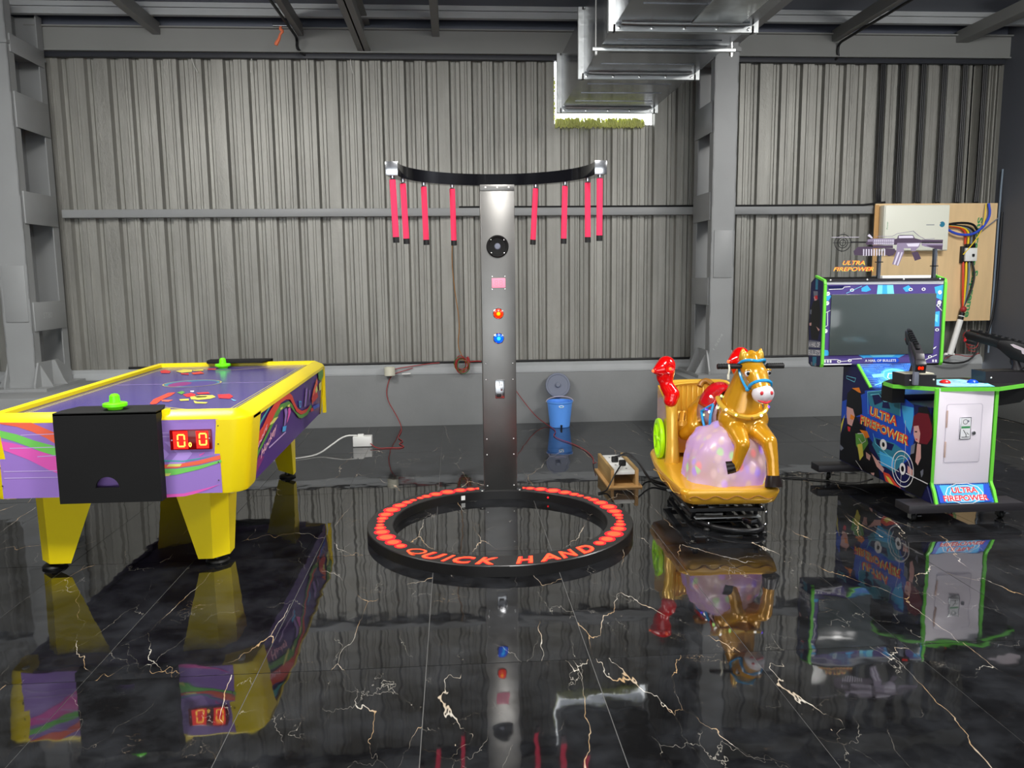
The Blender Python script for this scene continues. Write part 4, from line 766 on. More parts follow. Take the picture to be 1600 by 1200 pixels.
    def seg0(cx, cz, w, h, tk):
        for a, b in ((-1, 1), (1, 1)): pass
        q = .004
        p.poly('led_seg', [(cx-w+q, cz+h), (cx+w-q, cz+h), (cx+w-tk, cz+h-tk), (cx-w+tk, cz+h-tk)]).poly('led_seg', [(cx-w+q, cz-h), (cx+w-q, cz-h), (cx+w-tk, cz-h+tk), (cx-w+tk, cz-h+tk)])
        for sx in (-1, 1):
            for sz in (-1, 1): p.poly('led_seg', [(cx+sx*w, cz+sz*.003), (cx+sx*(w-tk), cz+sz*.005), (cx+sx*(w-tk), cz+sz*(h-tk)), (cx+sx*w, cz+sz*(h-q))])
    p.poly('led_glow', [(-1.287, .633), (-1.222, .633), (-1.222, .715), (-1.287, .715)]).poly('led_glow', [(-1.185, .634), (-1.13, .634), (-1.13, .714), (-1.185, .714)])
    seg0(-1.252, .671, .018, .030, .0062); seg0(-1.155, .676, .018, .029, .006)
    p.ring('led_seg', (-1.213, .652), .005, .004, 12, .008)
    p.disc('gun_print_light', (-1.293, .674), .003).disc('gun_print_light', (-1.126, .68), .003)
    p.build('digits', d)
    # legs with a chamfered outer corner, drawn in towards the foot
    for sx in (-1, 1):
        for sy in (-1, 1):
            def ringz(z, wx, wy, ox, oy, ch):
                X, Yy = HX-(.118 if sx < 0 else .198)-ox, HY-.20-oy
                pts = [(X-wx, Yy), (X-ch, Yy), (X, Yy-ch), (X, Yy-wy)]
                q = [(CX+sx*a, CY+sy*b, z) for a, b in pts]
                return q
            w0, w1 = (.165, .33) if sx < 0 else (.135, .25)
            MB().loft([ringz(.035, w0, .15, .0, 0, .065), ringz(.43, w1, .25, -.01, -.0, .07)]).build('leg', 'yellow', t, smooth=0)
            MB().lathe([(0, 0), (.055, 0), (.058, .008), (.05, .016), (.02, .02), (.016, .04)], Matrix.Translation((CX+sx*(HX-(.118 if sx < 0 else .198)-.06), CY+sy*(HY-.20-.06), 0)), 20).build('levelling_foot', 'black', t)
    for sx in (-1, 1):
        MB().lathe([(0, -.012), (.016, -.012), (.018, 0), (0, 0)], Matrix.Translation((CX+sx*(HX-.11), CY-HY+.05, zb-.0)), 12).build('cap', 'white_plastic', t)
    # strikers
    def mallet(x, y, z, label, rz):
        m = thing('air_hockey_mallet', label, 'mallet', (x, y, z))
        MB().lathe([(0, .0), (.03, 0), (.032, .004), (.034, .008), (.036, .012)], Matrix.Translation((x, y, z)), 24, caps=False).build('felt_pad', 'lime', m)
        MB().lathe([(0, .012), (.048, .012), (.052, .016), (.052, .028), (.048, .03), (.024, .032), (.022, .05), (.021, .062), (.014, .07), (0, .073)], Matrix.Translation((x, y, z)), 28).build('grip', 'lime', m)
    mallet(-1.548, 3.72, .816, 'bright green striker mallet resting on the black goal lid under its score box', 0)
    mallet(-1.625, 5.71, .778, 'bright green striker mallet lying on the purple playfield by the far goal', .4)
table()

# ------------------------------------------------------------------ quick hand stick-drop game
def quick():
    RC = Vector((.232, 4.325, 0)); RO, RI, RH = .733, .592, .055
    rot = -.058                                  # the stand is turned a little
    t = thing('stick_catch_game', 'black stick catching game with tall steel pole, overhead arc and red lit floor ring', 'arcade game', (.232, 4.325, 0))
    def pol(r, a, z): return RC+Vector((r*math.cos(a+rot), r*math.sin(a+rot), z))
    # floor ring
    mb = MB(); n = 96
    prof = [(RI, .0), (RI, RH-.004), (RI+.004, RH), (RO-.004, RH), (RO, RH-.004), (RO, 0)]
    rings = [[pol(r, 2*PI*k/n, z) for r, z in prof] for k in range(n)]; rings.append(rings[0])
    ring = mb.loft(rings, cap=False).build('floor_ring', 'ring_black', t, smooth=40)
    # lit dots: groups of seven growing and shrinking
    sz = [.021, .030, .040, .047, .040, .030, .021]
    def dots(a0, a1, sizes):
        tot = sum(sizes); a = a0; span = a1-a0
        for i, w in enumerate(sizes):
            c = a+span*w/tot/2; a += span*w/tot
            rm = (RO+RI)/2
            u = Vector((-math.sin(c+rot), math.cos(c+rot), 0)); v = Vector((math.cos(c+rot), math.sin(c+rot), 0))
            ra = abs(span)*rm*w/tot/2*1.02; rb = w*1.05
            for nm, k, m, dz in (('light_dot', 1, 'dot_rim', .0008), ('light_core', .72, 'dot_core', .0014)):
                q = MB(); cc = pol(rm, c, RH+dz)
                q.poly([cc+u*ra*k*math.cos(2*PI*j/24)+v*rb*k*math.sin(2*PI*j/24) for j in range(24)])
                q.build(nm, m, ring, smooth=0, recalc=False)
    D = math.radians
    for s in (1, -1):
        f = (lambda a: a) if s > 0 else (lambda a: PI-a)
        dots(f(D(79.5)), f(D(40.5)), sz); dots(f(D(39)), f(D(-3.5)), sz); dots(f(D(-5)), f(D(-43.5)), sz[:6])
    # words on the ring, bent along it
    def word(txt, a0, a1):
        for bold, m, dz in ((.015 if txt == 'Q' else .05, 'dot_rim', .0008), (0 if txt == 'Q' else .018, 'dot_core', .0014)):
            q = MB(); q.mat(m)
            add_text(q, txt, lambda u, v: pol(RO-.020-.092*v, a0+(a1-a0)*(u+0.0*v), RH+dz), bold, .28)
            q.build('lit_letter', m, ring, smooth=0, recalc=False)
    def letters(txt, a0, a1):
        ws = [.35 if c == 'I' else 1. for c in txt]; tot = sum(ws)+.12*(len(txt)-1); a = a0
        for c, w_ in zip(txt, ws):
            b_ = a+(a1-a0)*w_/tot; word(c, a, b_); a = b_+(a1-a0)*.12/tot
    letters('QUICK', D(-133), D(-91)); letters('HAND', D(-84), D(-46.5))
    # screws along the ring, joint straps front and back
    sc = MB().ball((0, 0, 0), (.0065, .0065, .004), 8, 5).build('screw', 'screw_white', ring); first = True
    spots = []
    for k in range(8):
        a = D(20+45*k) if k % 1 == 0 else 0
        spots += [pol(RI+.012, a, RH+.001), pol(RO-.012, a, RH+.001)]
    for dx in (-.03, .03):
        for r in (RI+.012, RO-.012): spots.append(pol(r, -PI/2+dx/r, RH+.001))
    spots2 = []
    for dx in (-.032, .032):
        for z in (.018, .042): spots2.append(pol(RO+.004, -PI/2+dx/RO, z))
    for i, s in enumerate(spots+spots2):
        o = sc if i == 0 else inst(sc, (0, 0, 0), ring)
        o.location = s-Vector(t.location)
    for a in (-PI/2,):
        MB().loft([[pol(r, a+d, z) for r, z in ((RO-.002, .004), (RO+.004, .004), (RO+.004, RH-.002), (RO-.002, RH-.002))] for d in (-.06, -.03, 0, .03, .06)]).build('joint_strap', 'ring_black', ring)
    MB().ball(pol(RI-.001, D(60), .028), .006, 8, 6).build('indicator_lamp', 'dot_rim', ring)
    MB().loft([[pol(RI-.0015, a, z) for z in (.01, .038)] for a in (D(112), D(114.5))], cap=False, closed=False).build('sticker', 'white_plastic', ring, smooth=0)
    # pole
    px0, px1, py0, py1 = .166, .374, 4.93, 5.03
    po = MB().bx(px0, px1, py0, py1, 0, 1.925, bev=.004).build('pole', 'brushed', t)
    MB().bx(px0+.0, px1+.0, py0-.004, py1+.004, 1.905, 1.942, bev=.002).build('top_plate', 'brushed', po)
    for x in (px0-.014, px1+.014):
        MB().bx(min(x-.02, x), max(x+.02, x), py0-.01, py0+.05, 0, .07, bev=.003).build('foot_bracket', 'ring_black', po)
        for z in (.018, .052):
            MB().ball((x, py0-.012, z), (.007, .004, .007), 8, 5).build('bolt', 'screw_white', po)
    for x in (px0+.02, px1-.02):
        for z in (.085, .285, .385, .76, .86): MB().ball((x, py0-.001, z), (.004, .002, .004), 8, 5).build('screw', 'screw_white' if z < .4 else 'screw', po)
    for x in (.2, .27, .34): MB().ball((x, py0-.006, 1.925), (.006, .003, .006), 8, 5).build('bolt', 'screw_white', po)
    cx = .268
    def face(z): return Matrix.Translation((cx, py0, z)) @ Matrix.Rotation(PI/2, 4, 'X')   # local z -> -y
    sp = MB().lathe([(.068, 0), (.068, .008), (.062, .014), (.055, .012), (.05, .006), (.02, .001), (.0, .0)], face(1.575), 32).build('speaker', 'black_matte', po)
    MB().lathe([(.02, .001), (.016, .009), (0, .012)], face(1.575), 20).build('dust_cap', 'ink_grey', sp)
    for k in range(4):
        a = PI/4+k*PI/2; MB().ball((cx+.055*math.cos(a), py0-.015, 1.575+.055*math.sin(a)), .003, 6, 4).build('screw', 'screw', sp)
    w = MB().box((cx+.004, py0-.002, 1.355), (.082, .006, .058), bev=.001).build('digit_window', 'pink_film', po)
    p = Print((0, py0-.005, 0), (1, 0, 0), (0, 0, 1), (0, -1, 0), d0=.0004)
    p.text('film_digit', '88', ((cx-.022, 1.337), (cx+.03, 1.337), (cx+.03, 1.373), (cx-.022, 1.373)), 0); p.build('digits', w)
    for x in (cx-.035, cx+.043):
        for z in (1.317, 1.393): MB().ball((x, py0-.002, z), .0028, 6, 4).build('screw', 'screw', w)
    for z, m, mc in ((1.168, 'red_button', 'red_button_core'), (1.016, 'blue_button', 'blue_button_core')):
        b = MB().lathe([(.034, 0), (.034, .006), (.03, .010), (.028, .008)], face(z), 28).build('push_button', 'chrome', po)
        MB().lathe([(.029, .006), (.026, .014), (.015, .02), (0, .022)], face(z), 28).build('cap', m, b)
        MB().lathe([(.0115, .0205), (.006, .0225), (0, .023)], face(z), 20).build('lit_core', mc, b)
    cm = MB().box((cx+.004, py0-.004, .70), (.058, .008, .118), bev=.003).build('coin_mechanism', 'chrome', po)
    MB().bx(cx-.002, cx+.002, py0-.0095, py0-.007, .72, .748).build('coin_slot', 'black', cm); MB().bx(cx+.008, cx+.02, py0-.012, py0-.007, .69, .73, bev=.002).build('return_button', 'chrome', cm)
    MB().bx(cx-.018, cx+.012, py0-.012, py0-.007, .652, .672, bev=.002).build('coin_return', 'black', cm)
    # overhead arc
    AC = Vector((.243, 4.452, 0)); AR = .565; z0, z1 = 1.942, 2.010
    def arc(r, a, z): return AC+Vector((r*math.cos(a+rot*.5), r*math.sin(a+rot*.5), z))
    n = 48; prof = [(AR-.03, z0), (AR-.03, z1), (AR+.03, z1), (AR+.03, z0)]
    ar = MB().loft([[arc(r, D(-1)+D(182)*k/n, z) for r, z in prof] for k in range(n+1)]).build('overhead_arc', 'black_gloss', t, smooth=40)
    for a, s in ((D(-1), -1), (D(181), 1)):
        c = arc(AR, a, (z0+z1)/2); MB().box(c+Vector((0, -.003, 0)), (.066, .006, .074), bev=.001).build('end_cap', 'chrome', ar)
    # sticks
    tops = [(611, 0), (630, 1), (666, 2), (709, 3), (836, 4), (879, 5), (916, 6), (939, 7)]
    angs = [178, 158.5, 138, 117, 64, 43, 22, 2]; lean = [.011, .012, .008, .004, -.020, -.009, .002, -.001]
    for i, a in enumerate(angs):
        c = arc(AR, D(a), z0); l = lean[i]
        nth = ('outermost', 'second', 'third', 'fourth')[i if i < 4 else 7-i]
        s = thing('foam_stick', 'red foam stick hanging from the black arc, %s from its end towards the %s' % (nth, 'hockey table' if i < 4 else 'horse ride'), 'stick', tuple(c+Vector((l, 0, -.36))), 'red foam sticks under the arc')
        d = Vector((l, 0, -.345)).normalized(); a0 = c+Vector((0, 0, -.022))
        MB().tube([a0, a0+d*.31], .0168, 16).build('foam_grip', 'stick_foam', s)
        MB().tube([a0+d*.306, a0+d*.336], .0174, 16).build('end_cap', 'black', s)
        MB().tube([a0+d*-.004, a0+d*.012], .0135, 12).build('collar', 'black', s)
        MB().tube([c+Vector((0, 0, -.001)), a0+d*.002], .007, 10).build('hook', 'chrome', s)
        MB().lathe([(0, -.014), (.012, -.014), (.013, 0), (0, .002)], Matrix.Translation(c), 12).build('magnet_socket', 'chrome', ar)
quick()

# ------------------------------------------------------------------ coin-operated horse and carriage ride
def remeshed(mb, name, m, parent, vox=.007, smooth_it=6):
    o = mb.build('tmp', m); md = o.modifiers.new('r', 'REMESH'); md.mode = 'VOXEL'; md.voxel_size = vox; md.use_smooth_shade = True
    sm = o.modifiers.new('s', 'SMOOTH'); sm.factor = .5; sm.iterations = smooth_it
    dg = bpy.context.evaluated_depsgraph_get(); me = bpy.data.meshes.new_from_object(o.evaluated_get(dg))
    bpy.data.objects.remove(o); me.name = name; me.transform(wm(parent).inverted())
    me.materials.clear(); me.materials.append(MT[m]); me.shade_smooth()
    r = bpy.data.objects.new(name, me); COL.objects.link(r); r.parent = parent; return r
def ride():
    t = thing('horse_carriage_ride', 'golden horse and carriage kiddie ride with red lamps and glowing frosted rock', 'kiddie ride', (1.5, 4.5, 0))
    V = Vector
    a = V((.057, .998, 0)).normalized(); s = V((a.y, -a.x, 0))          # along the ride (to the back) and across (to the right)
    O = V((1.475, 4.115, 0))                                              # middle of the front edge
    def L(x, y, z): return O+s*x+a*y+V((0, 0, z))
    # --- platform: moulded tub with wavy skirt
    def outline(ins, zf, wob=0):
        pts = []
        W_, LN = .272-ins, .93
        n = 10
        for k in range(n+1):                                              # right front corner
            q = -PI/2+PI/2*k/n; pts.append((W_-.05+.05*math.cos(q), ins*.7+.05+.05*math.sin(q)))
        for y in (.3, .5, .65): pts.append((W_+.03*math.sin(y*2.2), y))
        for k in range(n+1):
            q = PI/2*k/n; pts.append((W_+.02-.12+.12*math.cos(q), LN-ins-.12+.12*math.sin(q)))
        for k in range(n+1):
            q = PI/2+PI/2*k/n; pts.append((-W_-.02+.12+.12*math.cos(q), LN-ins-.12+.12*math.sin(q)))
        for y in (.65, .5, .3): pts.append((-W_-.03*math.sin(y*2.2), y))
        for k in range(n+1):
            q = PI+PI/2*k/n; pts.append((-W_+.05+.05*math.cos(q), ins*.7+.05+.05*math.sin(q)))
        def zz(y): return zf+max(0, y-.45)**2*.22
        return [L(x, y, zz(y)) for x, y in pts]
    pf = MB().loft([outline(.05, .150), outline(.022, .163), outline(.012, .185), outline(.004, .210), outline(0, .225), outline(.006, .238), outline(.025, .243)]).build('platform', 'gold', t, smooth=50)
    n = 60; wave = []
    for k in range(n+1):
        x = -.23+.46*k/n; wave.append(L(x, .0035, .196+.009*math.sin(k*.42)))
    MB().tube(wave, .0032, 6).build('wave_moulding', 'horse_line', pf)
    wave = [L(-.272-.03*math.sin(y*2.2)+.004, y, .197+max(0, y-.45)**2*.22+.010*math.sin(y*26)) for y in [.06+.6*k/40 for k in range(41)]]
    MB().tube(wave, .0032, 6).build('wave_moulding', 'gold_bright', pf)
    # --- frosted rock
    mb = MB(); c = L(.03, .27, .235); N_, M_ = 56, 22; rings = []
    for i in range(M_+1):
        th = PI/2*i/M_; ring = []
        for k in range(N_):
            ph = 2*PI*k/N_
            d = V((math.cos(ph)*math.cos(th), math.sin(ph)*math.cos(th), math.sin(th)))
            q = abs(d.x)**2.6+abs(d.y)**2.6+abs(d.z)**2.4; r = q**(-1/2.5)
            nz = noise.noise(d*2.6+V((3, 1, 5)))*.10+noise.noise(d*6+V((1, 7, 2)))*.045
            r *= 1+nz
            ring.append(c+s*(d.x*r*.232)+a*(d.y*r*.215)+V((0, 0, d.z*r*.315)))
        rings.append(ring)
    mb.loft(rings, cap=True); rk = mb.build('lit_rock', 'lit_rock', t, smooth=60)
    rl = bpy.data.lights.new('rock_lamp', 'POINT'); rl.energy = .5; rl.color = (.8, .6, 1); rl.shadow_soft_size = .05
    # --- horse: one continuous body
    H = MB()
    def cap(p, q, r0, r1, n=8):
        p = V(p); q = V(q)
        for i in range(n+1): H.ball(p.lerp(q, i/n), r0+(r1-r0)*i/n, 14, 8)
    rump, mid, chest = (1.545, 4.74, .575), (1.568, 4.57, .575), (1.60, 4.40, .585)
    cap(rump, mid, .108, .106); cap(mid, chest, .106, .120); cap(chest, (1.605, 4.345, .56), .120, .108); H.ball((1.548, 4.335, .585), .085, 14, 8); H.ball((1.664, 4.335, .585), .085, 14, 8)
    cap((1.60, 4.37, .63), (1.617, 4.345, .76), .122, .090); cap((1.617, 4.345, .76), (1.628, 4.315, .865), .090, .070)
    cap((1.628, 4.30, .885), (1.630, 4.215, .85), .070, .062); cap((1.630, 4.215, .85), (1.638, 4.15, .775), .060, .050)
    cap((1.638, 4.14, .765), (1.638, 4.165, .75), .050, .045)
    cap((1.622, 4.28, .82), (1.632, 4.20, .79), .058, .048)               # jaw
    # forelock, ears
    for sx in (-1, 1):
        e = V((1.630+sx*.044, 4.30, .935)); cap(e, e+V((sx*.006, -.002, .045)), .029, .012, 5)
    cap((1.632, 4.27, .94), (1.634, 4.225, .905), .024, .010, 5); cap((1.632, 4.31, .955), (1.63, 4.36, .90), .026, .024, 5); cap((1.63, 4.36, .90), (1.612, 4.43, .76), .024, .026, 6)
    # fore legs: right one reaching down, left one folded
    cap((1.650, 4.36, .56), (1.678, 4.24, .515), .078, .055); cap((1.678, 4.24, .515), (1.692, 4.165, .488), .055, .044)
    cap((1.692, 4.165, .488), (1.702, 4.14, .40), .044, .034); cap((1.702, 4.14, .40), (1.704, 4.125, .30), .033, .034)
    cap((1.553, 4.35, .56), (1.545, 4.24, .515), .080, .055); cap((1.545, 4.24, .515), (1.545, 4.17, .478), .054, .042)
    cap((1.545, 4.17, .478), (1.525, 4.18, .385), .042, .031); cap((1.525, 4.18, .385), (1.510, 4.19, .345), .033, .033)
    # hind quarters and tail
    cap((1.49, 4.74, .55), (1.44, 4.66, .48), .088, .06); cap((1.44, 4.66, .48), (1.385, 4.72, .43), .055, .04)
    cap((1.58, 4.76, .55), (1.61, 4.70, .47), .088, .066)
    cap((1.535, 4.84, .62), (1.52, 4.88, .54), .026, .02)
    ho = remeshed(H, 'horse', 'horse_gold', t, .0075, 8)
    # muzzle, nostrils, mouth
    MB().ball((1.640, 4.143, .757), (.058, .060, .054), 24, 14, Matrix.Rotation(-.35, 4, 'X')).build('muzzle', 'muzzle', ho)
    for sx in (-1, 1):
        MB().ball((1.640+sx*.026, 4.092, .768), (.010, .006, .011), 12, 8).build('nostril', 'ink_red', ho)
    MB().tube([(1.605, 4.118, .728), (1.625, 4.098, .718), (1.640, 4.093, .715), (1.655, 4.098, .718), (1.675, 4.118, .728)], .006, 8, sm=1).build('mouth', 'ink_red', ho)
    # eyes
    for sx in (-1, 1):
        ec = V((1.632+sx*.053, 4.205, .862))
        ey = MB().ball(ec, (.019, .018, .020), 16, 10).build('eye', 'ink_white', ho)
        MB().ball(ec+V((sx*.006, -.0150, .001)), (.009, .006, .010), 12, 8).build('pupil', 'ink_black', ey)
        MB().tube([ec+V((sx*-.014, -.012, .014)), ec+V((sx*.0, -.014, .021)), ec+V((sx*.016, -.004, .015))], .0055, 8, sm=1).build('eyelid', 'horse_gold', ey)
        MB().ball((1.630+sx*.047, 4.277, .952), (.013, .008, .024), 12, 8).build('inner_ear', 'gold_bright', ho)
    # blue bridle
    def loop(pts, r=.0085): MB().tube([V(p) for p in pts], r, 8, sm=2).build('bridle_strap', 'horse_blue', ho)
    loop([(1.585, 4.21, .775), (1.578, 4.175, .80), (1.600, 4.14, .825), (1.638, 4.128, .832), (1.675, 4.14, .825), (1.698, 4.175, .80), (1.690, 4.21, .775)], .0095)
    loop([(1.560, 4.31, .90), (1.568, 4.26, .925), (1.598, 4.225, .932), (1.632, 4.215, .925), (1.666, 4.225, .932), (1.694, 4.26, .925), (1.70, 4.31, .90)], .008)
    for sx in (-1, 1):
        loop([(1.630+sx*.068, 4.30, .905), (1.630+sx*.071, 4.29, .86), (1.632+sx*.066, 4.25, .81), (1.634+sx*.058, 4.205, .775)], .0075)
        MB().ball((1.634+sx*.059, 4.200, .775), .013, 12, 8).build('bridle_ring', 'horse_blue', ho)
    # breast collar with lamps
    col = [(1.478, 4.40, .70), (1.472, 4.32, .668), (1.505, 4.262, .635), (1.560, 4.238, .618), (1.610, 4.230, .612), (1.660, 4.238, .620), (1.712, 4.27, .642), (1.735, 4.33, .672), (1.728, 4.40, .695)]
    cb = MB().tube(col, .014, 8, sm=2).build('breast_collar', 'gold_bright', ho)
    MB().ball((1.612, 4.216, .612), (.009, .005, .009), 10, 6).build('collar_stud', 'horse_line', ho)
    # chest crease
    for sx in (-1, 1):
        MB().tube([(1.607+sx*.108, 4.285, .585), (1.607+sx*.085, 4.262, .545), (1.607+sx*.05, 4.25, .50), (1.607+sx*.045, 4.262, .465)], .0035, 6, sm=2).build('chest_seam', 'horse_line', ho)
    # blanket and saddle
    def saddle(name, m, x0, x1, hz, rr, k0, k1):
        mb = MB(); R = []
        for i in range(7):
            f = i/6; p = V((1.592, 4.45, .582)).lerp(V((1.556, 4.66, .58)), x0+(x1-x0)*f); ring = []
            dd = V((-.305, .952, 0)); ss = V((.952, .305, 0))
            for k in range(15):
                th = k0+(k1-k0)*k/14; ring.append(p+ss*(rr*math.sin(th))+V((0, 0, rr*math.cos(th)*(1+hz*(abs(f-.5)*2)**2))))
            R.append(ring)
        mb.loft(R, cap=False, closed=False); o = mb.build(name, m, ho, smooth=60); md = o.modifiers.new('t', 'SOLIDIFY'); md.thickness = .012; md.offset = 1; return o
    saddle('blanket', 'blanket', -.05, 1.0, 0, .124, -2.0, 2.0)
    saddle('saddle', 'horse_red', .05, .9, .25, .135, -1.25, 1.25)
    for sx in (-1, 1):
        q = [(1.585+sx*.118, 4.43, .66), (1.585+sx*.140, 4.42, .60), (1.585+sx*.138, 4.43, .52), (1.58+sx*.136, 4.47, .485), (1.575+sx*.138, 4.52, .53), (1.572+sx*.138, 4.55, .60)]
        MB().tube([V(p) for p in q], .008, 8, sm=2, closed=True).build('stirrup_trim', 'horse_blue', ho)
    MB().tube([(1.52, 4.63, .745), (1.50, 4.66, .765), (1.47, 4.67, .755), (1.455, 4.66, .73)], .017, 10, sm=1).build('tail_strap', 'horse_line', ho)
    # lamps on horse
    leds = [((1.478, 4.52, .69), 'led_white'), ((1.446, 4.50, .62), 'led_blue'), ((1.452, 4.46, .610), 'led_white'), ((1.446, 4.53, .58), 'led_lime'), ((1.50, 4.40, .71), 'led_lime'), ((1.484, 4.38, .68), 'led_white'),
            ((1.487, 4.275, .652), 'led_white'), ((1.53, 4.238, .628), 'led_lime'), ((1.668, 4.228, .624), 'led_white'), ((1.732, 4.29, .660), 'led_blue'), ((1.478, 4.50, .52), 'led_white'), ((1.468, 4.36, .65), 'led_lime')]
    for p, m in leds: MB().ball(p, .0075, 10, 6).build('led_lamp', m, ho)
    # hooves
    MB().tube([(1.704, 4.125, .312), (1.704, 4.12, .282), (1.704, 4.115, .252)], [.036, .043, .047], 18).build('hoof', 'hoof', ho)
    MB().tube([(1.512, 4.19, .352), (1.490, 4.195, .346), (1.470, 4.20, .342)], [.038, .042, .044], 18).build('hoof', 'hoof', ho)
    # handlebar through the head
    hb = MB().tube([(1.43, 4.28, .893), (1.80, 4.262, .892)], .009, 10).build('handlebar', 'black', t)
    for x0, x1, y in ((1.432, 1.555, 4.279), (1.705, 1.798, 4.265)):
        g = MB().tube([(x0, y, .893), (x1, y-.004, .892)], .0145, 14).build('grip', 'black', hb)
        for k in range(8): MB().tube([(x0+(x1-x0)*(k+.3)/8, y, .893), (x0+(x1-x0)*(k+.7)/8, y, .893)], .0158, 12).build('grip_rib', 'black_matte', g)
    MB().tube([(1.49, 4.262, .905), (1.492, 4.256, .88), (1.489, 4.256, .855), (1.486, 4.26, .84)], .005, 6, sm=1).build('tag_string', 'ivory', hb)
    MB().box((1.487, 4.256, .838), (.012, .004, .03), bev=.001).build('key_tag', 'ivory', hb)
    # --- carriage
    cg = MB()
    bx0, bx1 = -.195, .235                                           # across
    # seat shell back: bowed slab with rolled edge
    rings = []
    for k in range(13):
        f = k/12; x = bx0+(bx1-bx0)*f; yb = .86+.035*(1-(2*f-1)**2)
        top = .715-.03*max(0, abs(2*f-1)-.8)*5
        rings.append([L(x, yb-.022, .25), L(x, yb-.022, top), L(x, yb-.010, top+.012), L(x, yb+.012, top+.012), L(x, yb+.024, top), L(x, yb+.024, .25)])
    bk = MB().loft(rings).build('carriage_back', 'gold_bright', t, smooth=40)
    for k in range(11):
        f = (k+.8)/11.6; x = bx0+.02+(bx1-bx0-.04)*f; yb = .838+.035*(1-(2*f-1)**2)
        MB().tube([L(x, yb, .535), L(x, yb-.004, .545), L(x, yb-.004, .675), L(x, yb, .69)], .0075, 8).build('back_rib', 'gold_bright', bk)
    MB().tube([L(bx0+.012, .835, .52), L(bx0+.012, .835, .66), L(bx0+.03, .84, .70), L(.03, .868, .712), L(bx1-.03, .84, .70), L(bx1-.012, .835, .66), L(bx1-.012, .835, .52)], .007, 8, sm=2).build('back_beading', 'gold_bright', bk)
    # cushion
    cu = MB()
    cu.loft([[L(bx0+.02, y, z) for y, z in ((.66, .30), (.655, .47), (.67, .495), (.80, .52), (.845, .53), (.85, .30))], [L(bx1-.02, y, z) for y, z in ((.66, .30), (.655, .47), (.67, .495), (.80, .52), (.845, .53), (.85, .30))]])
    cu.build('seat_bench', 'gold', t, smooth=0)
    for k in range(5):
        x = bx0+.05+k*.035; MB().tube([L(x, .675, .503), L(x+.03, .79, .526)], .004, 6).build('quilting', 'horse_line', bk)
    # arm posts and outer side walls
    for sx, x in ((-1, bx0-.01), (1, bx1+.01)):
        y0 = .60
        mb = MB()
        pr = [(.58, .235), (.565, .30), (.585, .42), (.60, .56), (.615, .615), (.68, .63), (.80, .66), (.90, .69), (.905, .25)]
        mb.loft([[L(x-.028*(1 if q else 1)+.056*q*1.0, y, z) for y, z in pr] for q in (0, 1)])
        ap = mb.build('arm_side', 'gold', t, smooth=30)
        MB().tube([L(x, .566, .26), L(x, .556, .32), L(x, .576, .43), L(x, .592, .56), L(x, .612, .62), L(x, .70, .64)], [.046, .042, .036, .036, .040, .036], 14, sm=2).build('arm_moulding', 'gold_bright', ap)
        MB().ball(L(x, .52, .255), (.03, .03, .016), 12, 8).build('scroll', 'gold', ap)
        # red lamp: boot shaped stand with a bulb head and side nozzle
        if sx < 0: b = L(x-.012, .60, 0); hd = V((-.045, .04, 0))
        else: b = L(x+.02, .70, 0); hd = V((.0, .03, 0))
        R = MB(); z0 = .615 if sx < 0 else .66
        dz = 0 if sx < 0 else .04
        for p, q, r0, r1 in (((.002, -.012, .64), (.012, -.005, .675), .042, .044), ((.012, -.005, .675), (-.015, .02, .725), .048, .042), ((-.015, .02, .725), (-.024, .03, .78), .042, .046), ((-.024, .03, .78), (-.024, .03, .83), .054, .062), ((-.024, .03, .83), (-.018, .03, .85), .062, .058)):
            P = b+V(p)+V((0, 0, dz)); Q = b+V(q)+V((0, 0, dz))
            for i in range(7): R.ball(P.lerp(Q, i/6), r0+(r1-r0)*i/6, 14, 8)
        P = b+V((-.04, .02, .83+dz)); Q = b+V((-.085, .0, .822+dz))
        for i in range(7): R.ball(P.lerp(Q, i/6), .054-.030*i/6, 14, 8)
        lm = remeshed(R, 'red_lamp', 'lamp_red', t, .006, 5)
        MB().lathe([(.024, 0), (.03, .004), (.028, .008), (.02, .004), (0, .002)], Matrix.Translation(b+V((-.012, -.030, .835+dz))) @ Matrix.Rotation(PI/2, 4, 'X'), 20).build('lamp_bezel', 'lamp_red', lm)
        MB().ball(b+V((-.010, -.036, .835+dz)), (.010, .008, .010), 10, 8).build('bulb', 'lamp_glow', lm)
        MB().ball(b+V((-.106, -.006, .821+dz)), .010, 10, 8).build('nozzle_tip', 'lamp_glow', lm)
        # green wheel
        wc = L(x-.055 if sx < 0 else x+.045, .70, .385)
        mx = Matrix.Translation(wc) @ Matrix.Rotation(-.057, 4, 'Z') @ Matrix.Rotation(PI/2, 4, 'Y')
        wh = MB().lathe([(.122, -.012), (.126, 0), (.122, .012), (.104, .014), (.098, .008), (.098, -.008), (.104, -.014), (.122, -.012)], mx, 40).build('wheel', 'wheel_green', t)
        MB().lathe([(0, -.02), (.022, -.018), (.026, 0), (.022, .018), (0, .02)], mx, 20).build('hub', 'wheel_green', wh)
        MB().lathe([(0, -.004), (.1, -.004), (.1, .004), (0, .004)], mx, 30).build('wheel_disc', 'wheel_green', wh)
        for k in range(8):
            q = 2*PI*k/8; MB().tube([mx @ V((.02*math.cos(q), .02*math.sin(q), -.006*sx*-1)), mx @ V((.1*math.cos(q), .1*math.sin(q), -.006*sx*-1))], .007, 8).build('spoke', 'wheel_green', wh)
    # --- rocking frame on the floor
    fr = MB()
    for x in (-.19, .19): fr.beam(L(x, .08, .105), L(x, .80, .105), .035, .02)
    for y in (.10, .40, .75): fr.beam(L(-.19, y, .105), L(.19, y, .105), .03, .02)
    fo = fr.build('frame', 'frame_black', t)
